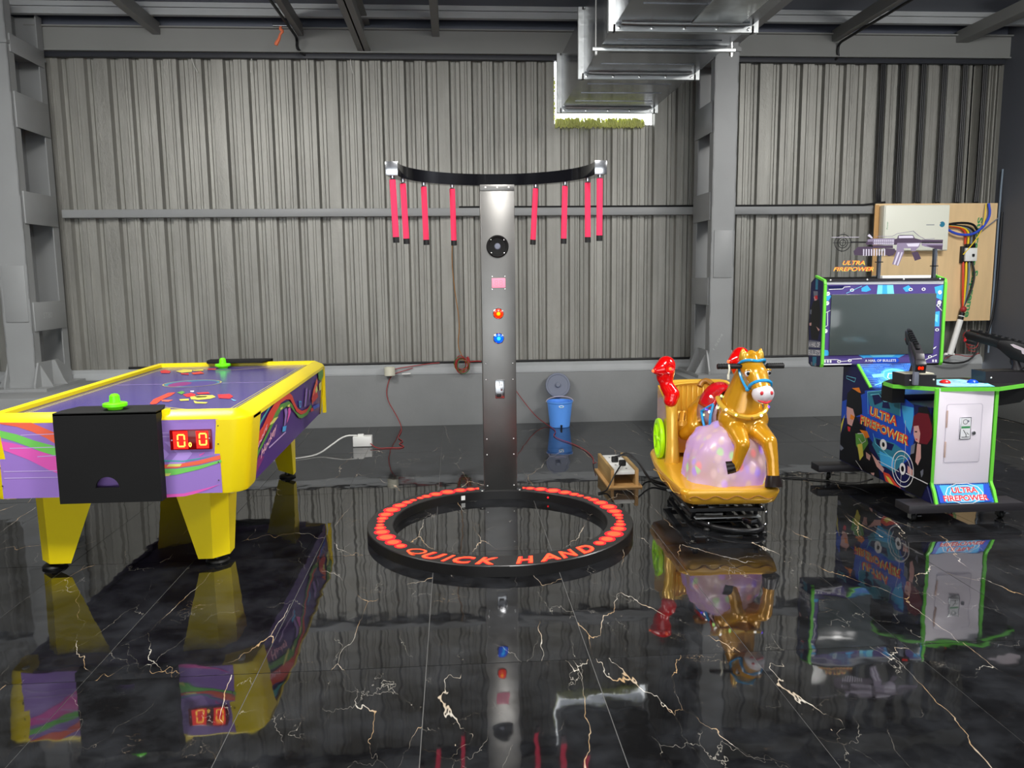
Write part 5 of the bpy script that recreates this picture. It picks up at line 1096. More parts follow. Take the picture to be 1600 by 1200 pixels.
    MB().tube([L(-.17, .55, .028), L(-.165, .16, .028), L(-.12, .06, .028), L(-.03, -.03, .028), L(.06, -.06, .028), L(.15, -.045, .028), L(.185, .03, .028), L(.18, .55, .028)], .014, 12, sm=3).build('foot_tube', 'frame_black', fo)
    MB().tube([L(-.17, .50, .028), L(-.17, .85, .028), L(.18, .85, .028), L(.18, .50, .028)], .014, 12, sm=1).build('foot_tube', 'frame_black', fo)
    for y in (.12, .38, .7):
        MB().bx(1.31, 1.68, 4.115+y-.018, 4.115+y+.018, .05, .056).build('cross_strap', 'sill_paint', fo)
    for x in (-.175, .18):
        for y in (.10, .72):
            MB().beam(L(x, y+.06, .035), L(x*.95, y, .15), .022, .012).build('link_arm', 'frame_black', fo)
    MB().box(L(-.06, .16, .125), (.06, .05, .055), bev=.003).build('motor_bracket', 'galv', fo)
    MB().box(L(.12, .05, .05), (.05, .06, .03), rz=.5, bev=.002).build('pedal_plate', 'galv', fo)
    MB().box(L(.02, .45, .105), (.18, .2, .08), bev=.01).build('gear_motor', 'black', fo)
    for x, y, z in ((-.19, .09, .12), (.19, .08, .122), (-.115, .03, .046), (.185, .0, .046), (-.2, .11, .095), (.205, .05, .10)):
        MB().ball(L(x, y, z), .008, 8, 6).build('bolt', 'chrome', fo)
    for x, y in ((-.12, .04), (.17, -.02), (-.17, .7), (.18, .7)):
        MB().lathe([(0, 0), (.018, 0), (.02, .01), (.012, .018), (0, .02)], Matrix.Translation(L(x, y, 0)), 14).build('rubber_foot', 'black', fo)
    return t
RIDE = ride()

# ------------------------------------------------------------------ shooting cabinet
def cabinet():
    t = thing('shooting_cabinet', 'light gun arcade cabinet with blue artwork, green edging and white coin door', 'arcade cabinet', (2.85, 4.75, 0))
    V = Vector; X0, X1 = 2.65, 3.04; XM = (X0+X1)/2
    prof = [(5.28, .105), (5.28, .79), (5.08, .79), (4.90, .66), (4.62, .66), (4.575, .628), (4.255, .64), (4.255, .205), (4.19, .105)]
    fr = ((0, 0, 0), (0, 1, 0), (0, 0, 1))
    body = MB().prism(prof, X0, X1, fr).build('body', 'ink_navy', t, smooth=0)
    for x, nx in ((X0, -1),):
        p = Print((x, 0, 0), (0, 1, 0), (0, 0, 1), (nx, 0, 0), d0=.0006, step=.00006)
        cl = lambda q: (min(max(q[0], 4.21), 5.275), min(max(q[1], .11), .785))
        for m, pts in FP_SIDE: p.poly(m, [cl(q) for q in pts])
        for m, pts, w in FP_SIDE_LINES: p.line(m, [cl(q) for q in pts], w)
        for r, w in ((.115, .007), (.085, .005)): p.ring('ink_white', (4.492, .232), r, w, 40, r*.92)
        p.disc('ink_white', (4.492, .232), .032, .036).disc('ink_black', (4.492, .232), .016, .018)
        p.disc('ink_white', (4.717, .332), .04, .034).disc('ink_black', (4.717, .332), .016, .015)
        for q, (tx, quad) in enumerate((('ULTRA', FP_T1), ('FIREPOWER', FP_T2))):
            p.text('pale_yellow', tx, quad, .07).text('orange_red', tx, quad, .02)
        p.build('print', body)
    # green edging
    def strip(a, b, w=.016): return MB().beam(a, b, w, w*.7).build('edge_trim', 'lime_edge', t)
    for x in (X0-.002, X1+.002):
        strip((x, 5.08, .792), (x, 4.905, .664))
        strip((x+(.022 if x < XM else -.022), 4.236, .750), (x+(.022 if x < XM else -.022), 4.236, .205), .018)
        xx = x+(.022 if x < XM else -.022)
        MB().loft([[(xx+dx, y+dy, z) for dx, dy in ((-.008, -.006), (.008, -.006), (.008, .01), (-.008, .01))] for y, z in ((4.236, .215), (4.228, .20), (4.205, .17), (4.188, .13), (4.175, .10))]).build('edge_trim', 'lime_edge', t)
    # sloping upper panel
    up = MB().prism([(5.085, .795), (4.90, .665), (4.90, .655), (5.085, .785)], X0+.008, X1-.008, fr).build('upper_panel', 'circuit_print', t, smooth=0)
    sl = V((0, .185, .13)).normalized()
    p = Print((0, 4.90, .665), (1, 0, 0), tuple(sl), (0, -sl.z, sl.y), d0=.001)
    p.disc('ink_sky', (2.86, .10), .10, .08).ring('ink_cyan', (2.86, .10), .09, .008, 8, .07).ring('ink_white', (2.84, .09), .045, .006, 6).disc('ink_blue', (2.86, .09), .03).poly('ink_cyan', [(2.70, .09), (2.78, .10), (2.78, .13), (2.70, .12)]).line('ink_cyan', [(2.68, .02), (2.76, .05), (2.80, .02)], .006)
    p.build('print', up)
    # white front with coin door
    wf = MB().bx(2.682, 3.004, 4.232, 4.256, .205, .752, bev=.002).build('front_panel', 'cabinet_white', t)
    dr = MB().box((2.833, 4.231, .495), (.205, .006, .33), bev=.0025).build('coin_door', 'cabinet_white', t)
    p = Print((0, 4.228, 0), (1, 0, 0), (0, 0, 1), (0, -1, 0), d0=.0003)
    rr = [(2.833+a, .495+b) for a, b in rounded_rect(.1045, .167, .014, 4)]; p.line('gun_print_light', rr+[rr[0]], .0022); p.build('door_gap', dr)
    for z0, z1 in ((.53, .627), (.36, .45)): MB().bx(2.728, 2.736, 4.224, 4.23, z0, z1, bev=.001).build('hinge', 'hinge', dr)
    cm = MB().bx(2.807, 2.873, 4.220, 4.230, .462, .588, bev=.003).build('coin_mechanism', 'chrome', dr)
    p = Print((0, 4.220, 0), (1, 0, 0), (0, 0, 1), (0, -1, 0), d0=.0004)
    p.poly('ink_white', [(2.812, .466), (2.868, .466), (2.868, .584), (2.812, .584)]).ring('ink_black', (2.837, .562), .013, .003, 20).disc('ink_grey', (2.853, .565), .006).poly('stamp_green', [(2.815, .525), (2.866, .525), (2.866, .537), (2.815, .537)]).line('ink_black', [(2.828, .515), (2.845, .49), (2.845, .478)], .004).line('ink_black', [(2.86, .49), (2.848, .50)], .003).line('ink_black', [(2.82, .475), (2.862, .475)], .004)
    p.build('print', cm)
    MB().lathe([(0, .008), (.010, .008), (.012, .004), (.012, 0)], Matrix.Translation((2.893, 4.229, .496)) @ Matrix.Rotation(PI/2, 4, 'X'), 16).build('lock', 'chrome', dr)
    # kick plate
    kd = V((0, 4.20-4.235, .105-.205)); n = V((0, kd.z, -kd.y)).normalized()
    kp = MB().prism([(4.236, .206), (4.212, .16), (4.178, .105), (4.20, .105), (4.245, .19)], X0+.03, X1-.03, fr).build('kick_plate', 'circuit_print', t, smooth=0)
    o_ = V((0, 4.178, .105)); uy = V((0, 4.233-4.178, .20-.105)).normalized()
    p = Print(tuple(o_), (1, 0, 0), tuple(uy), (0, -uy.z, uy.y), d0=.006, step=.0002)
    p.poly('ink_sky', [(2.69, .005), (3.0, .005), (3.0, .105), (2.69, .105)]).poly('ink_blue', [(2.95, .005), (3.0, .005), (3.0, .105), (2.97, .105)]).poly('ink_blue', [(2.69, .005), (2.73, .005), (2.71, .105), (2.69, .105)])
    for r in (.11, .085): p.ring('ink_white', (2.845, .055), r, .005, 10, r*.55)
    for tx, x0, x1, z0, z1 in (('ULTRA', 2.775, 2.925, .058, .092), ('FIREPOWER', 2.715, 2.98, .012, .046)):
        q = ((x0, z0), (x1, z0), (x1, z1), (x0, z1)); p.text('ink_white', tx, q, .09).text('ink_red', tx, q, .03)
    p.build('print', kp)
    # foot bars and casters
    for (xa, xb, y0, y1, yc) in ((2.50, 3.17, 4.155, 4.30, (2.56, 3.08)), (2.43, 3.26, 5.12, 5.24, (2.52, 3.17))):
        MB().bx(xa, xb, y0, y1, .06, .106, bev=.002).build('foot_bar', 'gun_dark', t)
        for x in yc:
            y = (y0+y1)/2
            c = MB().bx(x-.018, x+.018, y-.018, y+.018, .048, .06).bx(x-.016, x-.013, y-.02, y+.014, .015, .055).bx(x+.013, x+.016, y-.02, y+.014, .015, .055).build('caster', 'chrome', t)
            MB().lathe([(0, -.011), (.022, -.011), (.026, -.006), (.026, .006), (.022, .011), (0, .011)], Matrix.Translation((x, y-.008, .026)) @ Matrix.Rotation(PI/2, 4, 'Y'), 20).build('caster_wheel', 'black', c)
            MB().bx(x+.016, x+.04, y-.03, y-.024, .03, .036).build('brake_lever', 'chrome', c)
    # console shelf
    cp = [(2.69, 4.235), (2.505, 4.395), (2.52, 4.52), (2.62, 4.62), (3.08, 4.62), (3.20, 4.53), (3.32, 4.36), (3.01, 4.205)]
    fz = ((0, 0, 0), (1, 0, 0), (0, 1, 0))
    cs = MB().prism(cp, .737, .757, fz).build('console', 'black', t, smooth=0)
    p = Print((0, 0, .757), (1, 0, 0), (0, 1, 0), (0, 0, 1), d0=.0006)
    p.poly('ink_cyan', [(2.74, 4.25), (3.0, 4.225), (3.06, 4.40), (3.0, 4.55), (2.74, 4.55), (2.72, 4.40)])
    for k in range(5): p.line('ink_white', [(2.74, 4.29+.05*k), (2.82, 4.31+.05*k), (2.92, 4.27+.05*k), (3.02, 4.30+.05*k)], .012).line('ink_teal', [(2.75, 4.30+.05*k), (2.84, 4.33+.05*k), (2.95, 4.29+.05*k)], .005)
    p.build('print', cs)
    for a, b in zip(cp, cp[1:]+cp[:1]):
        if a[1] > 4.6 and b[1] > 4.6: continue
        MB().beam((*a, .746), (*b, .746), .010, .022).build('edge_trim', 'lime_edge', cs)
    for x in (2.58, 3.12): MB().bx(x-.018 if x < 2.8 else x-.06, x+.06 if x < 2.8 else x+.018, 4.50, 4.62, .63, .737).build('bracket', 'black', cs)
    MB().prism([(3.05, .737), (3.27, .737), (3.26, .66), (3.24, .645), (3.05, .62)], -4.56, -4.34, ((0, 0, 0), (1, 0, 0), (0, 0, 1))).build('wiring_box', 'black', cs)
    for x, y, m in ((2.818, 4.40, 'red_plastic'), (2.975, 4.385, 'blue_plastic')):
        MB().lathe([(.03, 0), (.03, .004), (.026, .012), (.014, .019), (0, .021)], Matrix.Translation((x, y, .757)), 24).build('push_button', m, cs)
    # gun mounts
    mounts = []
    for x0, x1, y0 in ((2.528, 2.715, 4.315), (3.03, 3.29, 4.35)):
        m = MB().prism([(x0, .757), (x1, .757), (x1-.004, .815), (x0-.004, .825)], -(y0+.13), -y0, ((0, 0, 0), (1, 0, 0), (0, 0, 1))).build('gun_mount', 'gun_dark', t)
        MB().bx(x0+.005, x1-.012, y0+.01, y0+.12, .819, .826).build('mount_top', 'beige' if x0 < 2.8 else 'black', m)
        for x in (x0+.03, x1-.02): MB().ball((x, y0-.001, .79), .005, 8, 6).build('screw', 'screw_white', m)
    def gun(loc, yaw, pitch, right):
        T = Matrix.Translation(loc) @ Matrix.Rotation(yaw, 4, 'Z') @ Matrix.Rotation(pitch, 4, 'X')
        def prism(poly, x0, x1, bev=.002):                            # poly in (y, z), thickness along local x
            mb = MB().prism(poly, x0, x1, ((0, 0, 0), (0, 1, 0), (0, 0, 1)), bev=bev); mb.bm.transform(T); return mb
        col = 'gun_black' if right else 'gun_dark'
        g = prism([(-.15, -.035), (-.15, .03), (-.11, .05), (.05, .052), (.11, .035), (.11, -.01), (.05, -.03), (.02, -.05), (-.06, -.05), (-.09, -.035)], -.024, .024, .004).build('gun', col, t)
        prism([(.10, -.012), (.10, .034), (.30, .030), (.30, .004), (.28, -.012)], -.014, .014).build('barrel', col, g)
        rl = prism([(-.06, .05), (-.06, .062), (.28, .050), (.28, .036), (.10, .036)], -.009, .009).build('top_rail', 'gun_black', g)
        for k in range(7): prism([(.0+.036*k, .056-.0012*k), (.0+.036*k, .066-.0012*k), (.018+.036*k, .066-.0012*k), (.018+.036*k, .056-.0012*k)], -.011, .011, 0).build('rail_tooth', 'gun_black', rl)
        prism([(.22, -.036), (.22, -.012), (.285, -.012), (.285, -.036)], -.012, .012, .004).build('foregrip', 'gun_black', g)
        mt = MB().ball((0, .285, -.022), (.014, .014, .014), 14, 8); mt.bm.transform(T); mt.build('muzzle_tip', 'red_plastic', g)
        prism([(-.115, -.03), (-.065, -.045), (-.085, -.15), (-.13, -.145)], -.017, .017, .006).build('grip', col, g)
        tg = MB().tube([(0, -.07, -.045), (0, -.06, -.085), (0, -.015, -.09), (0, .015, -.075), (0, .02, -.048)], .006, 8, sm=1); tg.bm.transform(T); tg.build('trigger_guard', col, g)
        tr = MB().tube([(0, -.03, -.045), (0, -.024, -.07)], .005, 8); tr.bm.transform(T); tr.build('trigger', 'chrome', g)
        for sx in (-1, 1):
            prism([(-.14, -.008), (-.135, .018), (.03, .038), (.045, .032), (.02, .02), (-.02, .016), (-.03, .0), (-.07, -.004), (-.08, -.012)], sx*.0235, sx*.0265, 0).build('side_stripe', 'gun_panel' if right else 'gun_print_dark', g)
        rd = prism([(-.185, -.04), (-.185, .015), (-.15, .028), (-.15, -.04)], -.028, .028, .004).build('rear_housing', 'gun_dark', g)
        p = Print((0, 0, 0), (1, 0, 0), (0, 0, 1), (0, -1, 0), d0=.186); p.poly('ink_black', [(-.02, -.022), (.02, -.022), (.02, .006), (-.02, .006)]).text('red_button', '88', ((-.015, -.018), (.015, -.018), (.015, .002), (-.015, .002)), .02)
        p.mb.bm.transform(T); p.build('digit_display', g)
        # stand under the gun
        L0 = V(loc)
        b = T @ V((0, .0, -.045))
        MB().tube([b, (b+V((loc[0], loc[1], .84)))/2, V((loc[0], loc[1], .822))], [.024, .020, .030], 14).build('swivel', 'gun_dark', g)
        # handle pillar seen from behind
        return g
    gun((2.655, 4.44, .925), -.36, .30, False)
    MB().bx(2.565, 2.592, 4.285, 4.31, .765, .84, bev=.003).build('gun_cable_sleeve', 'ink_grey', mounts[0] if mounts else t)
    gun((3.262, 4.42, .930), .66, .26, True)
    # monitor head
    mp_ = [(5.314, 1.365), (5.174, 1.3375), (5.170, .780), (5.187, .768), (5.326, .758), (5.369, .775), (5.394, 1.03), (5.378, 1.33)]
    mx0, mx1 = 2.442, 3.268
    mh = MB().prism(mp_, mx0, mx1, fr).build('monitor_head', 'black', t, smooth=0)
    p = Print((0, 5.17, 0), (1, 0, 0), (0, 0, 1), (0, -1, 0), d0=.0006, step=.00006)
    cx_ = lambda q: (min(max(q[0], mx0+.004), mx1-.004), min(max(q[1], .783), 1.335))
    for m, pts in FP_BEZEL: p.poly(m, [cx_(q) for q in pts])
    for c in FP_BZ_DISC: p.disc('ink_white', c, .014).line('ink_grey', [(c[0]-.009, c[1]-.005), (c[0]+.009, c[1]+.005)], .0025)
    for c in FP_BZ_RING: p.disc('ink_white', c, .014, .010).disc('ink_navy', c, .007, .005)
    for m, pts, w in FP_BZ_LINES: p.line(m, pts, w)
    p.text('ink_white', 'A HAIL OF BULLETS', FP_BZ_T, .02); p.build('print', mh)
    MB().bx(2.487, 3.209, 5.160, 5.17, .848, 1.252, bev=.002).build('screen', 'screen_glass', mh)
    p = Print((mx0, 0, 0), (0, 1, 0), (0, 0, 1), (-1, 0, 0), d0=.0006)
    for m, pts in FP_MON: p.poly(m, [(min(max(a, 5.178), 5.39), min(max(b, .765), 1.36)) for a, b in pts])
    p.text('ink_white', 'A HAIL OF', MON_T1, .02).text('ink_white', 'BULLETS', MON_T2, .02); p.build('print', mh)
    for x in (mx0, mx1):
        pts = [(x, 5.30, 1.372), (x, 5.172, 1.343), (x, 5.164, 1.32), (x, 5.162, .79), (x, 5.172, .772)]
        for a, b in zip(pts, pts[1:]): MB().beam(a, b, .018, .014).build('edge_trim', 'lime_edge', mh)
    MB().beam((mx0+.012, 5.166, 1.345), (mx1-.012, 5.166, 1.345), .02, .016).build('top_strip', 'gun_dark', mh)
    for k in range(4): MB().ball((mx0+.03+k*.25, 5.155, 1.347), .006, 8, 6).build('screw', 'screw_white', mh)
    MB().bx(2.86, 3.20, 5.22, 5.36, 1.352, 1.372, bev=.003).build('top_cover', 'white_plastic', mh)
    # clear sign with the printed rifle
    pts = [q for q in SIGN_OUT if q[1] > 1.5]
    out = [(2.4945, 1.362), (2.5055, 1.63)]+[q for q in SIGN_OUT[2:13]]+[(3.285, 1.608), (3.285, 1.534), (3.252, 1.534), (3.262, 1.362)]
    sg = MB().prism(out, -5.253, -5.249, ((0, 0, 0), (1, 0, 0), (0, 0, 1))).build('clear_sign', 'acrylic', t, smooth=0)
    p = Print((0, 5.249, 0), (1, 0, 0), (0, 0, 1), (0, -1, 0), d0=.0008, step=.00006)
    for m, q in SIGN_GUN: p.poly(m, q)
    for r in (.055, .034, .020): p.ring('ink_black', (2.588, 1.592), r, .005, 32)
    p.line('ink_black', [(2.522, 1.592), (2.658, 1.592)], .0035).line('ink_black', [(2.597, 1.66), (2.582, 1.53)], .0035)
    p.line('gun_print_light', [(2.51, 1.628), (2.70, 1.628)], .003).line('gun_print', SIGN_OUT[6:13], .003)
    for tx, quad in (('ULTRA', SIGN_T1), ('FIREPOWER', SIGN_T2)): p.text('orange_red', tx, [(a-.002, b+.002) for a, b in quad], .05, .2).text('ink_yellow', tx, quad, .0, .2)
    p.build('print', sg)
    for x, zt in ((2.857, 1.51), (3.245, 1.55)):
        q = MB().bx(x-.009, x+.009, 5.256, 5.28, 1.34, zt).build('sign_post', 'ink_grey', mh); MB().bx(x-.02, x+.02, 5.25, 5.284, 1.46 if x < 3 else 1.43, 1.466 if x < 3 else 1.436).build('clamp', 'gun_dark', q)
    return t
CAB = cabinet()

# ------------------------------------------------------------------ wall board with the switchgear
def wire(name, label, cat, pts, r, m, group=None, sm=2, n=8):
    o = MB().tube(pts, r, n, sm=sm).build(name, m, org=tuple(pts[0])); return tag(o, label, cat, group)
def board():
    b = thing('plywood_board', 'tall plywood board with green stamped lettering fixed in the wall corner', 'board', (4.6, 7.46, .92))
    pl = MB().bx(3.985, 5.19, 7.455, 7.475, .916, 2.034, bev=.002).build('panel', 'ply', b)
    p = Print((0, 7.455, 0), (1, 0, 0), (0, 0, 1), (0, -1, 0), d0=.0006)
    # the word runs down the board
    p.text('stamp_green', 'Supreme', ((4.985, 1.90), (4.955, 1.44), (5.015, 1.44), (5.05, 1.90)), .03); p.build('stamp', pl)
    p = Print((0, 7.455, 0), (1, 0, 0), (0, 0, 1), (0, -1, 0), d0=.0006)
    p.text('stamp_green', 'Supreme', ((4.965, 1.40), (4.915, .95), (4.985, .95), (5.04, 1.40)), .03); p.build('stamp', pl)
    MB().bx(3.975, 4.018, 7.45, 7.455, .93, 2.02).build('batten', 'ply_edge', b)
    d = thing('distribution_box', 'white electrical distribution box with blue emblem on the plywood board', 'electrical box', (4.33, 7.4, 1.6))
    MB().bx(4.02, 4.655, 7.36, 7.4495, 1.588, 2.012, bev=.006).build('housing', 'pcb_white', d)
    dr = MB().bx(4.026, 4.649, 7.35, 7.36, 1.594, 2.006, bev=.004).build('door', 'pcb_white', d)
    p = Print((0, 7.35, 0), (1, 0, 0), (0, 0, 1), (0, -1, 0), d0=.0006)
    p.disc('ink_teal', (4.583, 1.832), .026).poly('pcb_white', [(4.552, 1.85), (4.57, 1.838), (4.552, 1.826)]).line('ink_grey', [(4.43, 1.828), (4.505, 1.828)], .006)
    p.text('stamp_green', 'Power', ((4.056, 1.79), (4.056, 1.86), (4.042, 1.86), (4.042, 1.79)), 0); p.build('print', dr)
    k = thing('circuit_breaker', 'small white circuit breaker with coloured wires on the plywood board', 'breaker', (4.91, 7.44, 1.45))
    MB().bx(4.838, 4.955, 7.42, 7.453, 1.47, 1.63, bev=.004).build('base', 'black', k)
    c = MB().bx(4.862, 4.978, 7.395, 7.42, 1.488, 1.612, bev=.004).build('cover', 'white_plastic', k); MB().bx(4.926, 4.946, 7.383, 7.395, 1.53, 1.556, bev=.002).build('toggle', 'black', c)
    MB().bx(4.874, 4.96, 7.40, 7.44, 1.61, 1.65, bev=.003).build('terminal_cover', 'black', k)
    for i, (m, x0, x1) in enumerate((('orange_wire', 4.862, 4.87), ('yellow_wire', 4.892, 4.888), ('grey_wire', 4.922, 4.91), ('black_cable', 4.952, 4.925))):
        MB().tube([(x0+.01, 7.43, 1.65), (x0+.008, 7.425, 1.72), (x0, 7.425, 1.77), (x0-.06, 7.42, 1.81), (4.66, 7.42, 1.82+.006*i)], .009, 8, sm=2).build('wire', m, k)
        MB().tube([(x0, 7.425, 1.48), (x0+(.03 if i == 3 else -.002), 7.41, 1.35), (x1+(.02 if i == 3 else 0), 7.41, 1.18), (4.885, 7.42, 1.05)], .0095, 8, sm=2).build('wire', m, k)
    MB().tube([(4.655, 7.41, 1.80), (4.75, 7.39, 1.74), (4.90, 7.38, 1.73), (5.02, 7.40, 1.80), (5.10, 7.42, 1.92), (5.08, 7.43, 2.03)], .012, 8, sm=2).build('wire', 'blue_wire', k)
    MB().tube([(4.655, 7.41, 1.83), (4.78, 7.40, 1.85), (4.92, 7.40, 1.84), (4.97, 7.41, 1.78)], .011, 8, sm=2).build('wire', 'black_cable', k)
    MB().tube([(4.84, 7.40, 1.55), (4.95, 7.39, 1.68), (5.03, 7.40, 1.82), (5.05, 7.42, 2.03)], .005, 6, sm=2).build('wire', 'yellow_wire', k)
    MB().tube([(5.19, 7.42, 1.90), (5.10, 7.42, 1.83), (5.0, 7.41, 1.76)], .005, 6, sm=1).build('wire', 'ink_grey', k)
    s = thing('cable_sleeve', 'white plastic pipe with taped cable end leaning below the plywood board', 'pipe', (4.8, 7.45, .58))
    MB().tube([(4.785, 7.42, .595), (4.868, 7.42, .93)], .028, 14).build('pipe', 'white_plastic', s)
    MB().tube([(4.868, 7.42, .93), (4.882, 7.42, 1.0)], .026, 14).build('tape', 'black', s); MB().tube([(4.875, 7.418, .96), (4.877, 7.418, .968)], .028, 14).build('tape_band', 'white_plastic', s)
    MB().ball((4.885, 7.41, 1.03), (.03, .026, .03), 12, 8).build('red_cap', 'red_wire', s)
    for x in (4.75, 4.82): MB().lathe([(.02, 0), (.02, .008), (.01, .02), (0, .02)], Matrix.Translation((x, 7.43, .59)), 12).build('saddle_clip', 'white_plastic', s)
    # bundles of black cable in the sheet flutes
    for i, (xa, xb) in enumerate(((4.05, 4.0), (4.245, 4.19), (4.445, 4.385), (4.65, 4.58), (4.85, 4.78), (5.045, 4.97))):
        q = thing('cable_bundle', '%s bundle of black cables from the dark side wall, above the plywood board' % ('sixth', 'fifth', 'fourth', 'third', 'second', 'first')[i], 'cable', (xa, 7.54, 2.03), 'black cable bundles above the board')
        for k_ in range(3):
            d_ = (k_-1)*.017; MB().tube([(xa+d_-.004, 7.553, 3.33), (xa+d_, 7.553, 2.7), (xa+d_, 7.553, 2.06), (xa+d_+(4.35-xa)*.10, 7.50, 2.02), (xa+d_+(4.35-xa)*.12, 7.485, 1.985)], .0085, 8, sm=1).build('cable', 'black_cable', q)
    wire('ring_cable', 'black cable laid along the top of the wall girt', 'cable', [(.06, 7.53, 2.024), (1.2, 7.53, 2.024), (2.1, 7.53, 2.026), (2.6, 7.53, 2.026), (3.9, 7.53, 2.028), (4.1, 7.50, 2.05)], .010, 'black_cable', sm=0)
    wire('floor_cable', 'black cable laid along the steel sill at the foot of the corrugated wall', 'cable', [(-3.0, 7.565, .592), (-.5, 7.565, .592), (1.5, 7.565, .592), (3.2, 7.565, .592), (4.7, 7.565, .592)], .010, 'black_cable', sm=0)
    wire('riser_cable', 'grey cable climbing beside the right edge of the plywood board', 'cable', [(5.20, 7.46, .60), (5.205, 7.45, 1.2), (5.205, 7.45, 2.1), (5.225, 7.47, 2.35)], .009, 'grey_wire', sm=1)
    wire('riser_cable', 'black cable climbing beside the right edge of the plywood board', 'cable', [(5.12, 7.46, .70), (5.195, 7.44, .85), (5.225, 7.44, 1.2), (5.228, 7.44, 1.95)], .011, 'black_cable', sm=1)
    # loose coils on the sill under the board
    q = thing('wire_coil', 'loose tangle of red wire lying on the sill below the plywood board', 'wire', (5.0, 7.47, .5))
    for k_ in range(5):
        c = Vector((5.0+.05*random.random(), 7.47, .66+.03*k_)); MB().tube([c+Vector((.07*math.cos(a)*(.7+.1*k_), .01*math.sin(a*2)-.005*k_, .045*math.sin(a))) for a in [2*PI*j/20 for j in range(20)]], .004, 6, closed=True).build('loop', 'red_wire', q)
    MB().tube([(4.75, 7.45, .55), (4.85, 7.44, .60), (5.0, 7.44, .56), (5.1, 7.45, .60)], .004, 6, sm=2).build('loop', 'red_wire', q)
    wire('loop_cable', 'black cable drooping from the shelf sill below the plywood board', 'cable', [(4.62, 7.46, .80), (4.58, 7.44, .70), (4.62, 7.43, .55), (4.80, 7.43, .50), (5.02, 7.44, .52), (5.12, 7.45, .72)], .009, 'black_cable')
board()

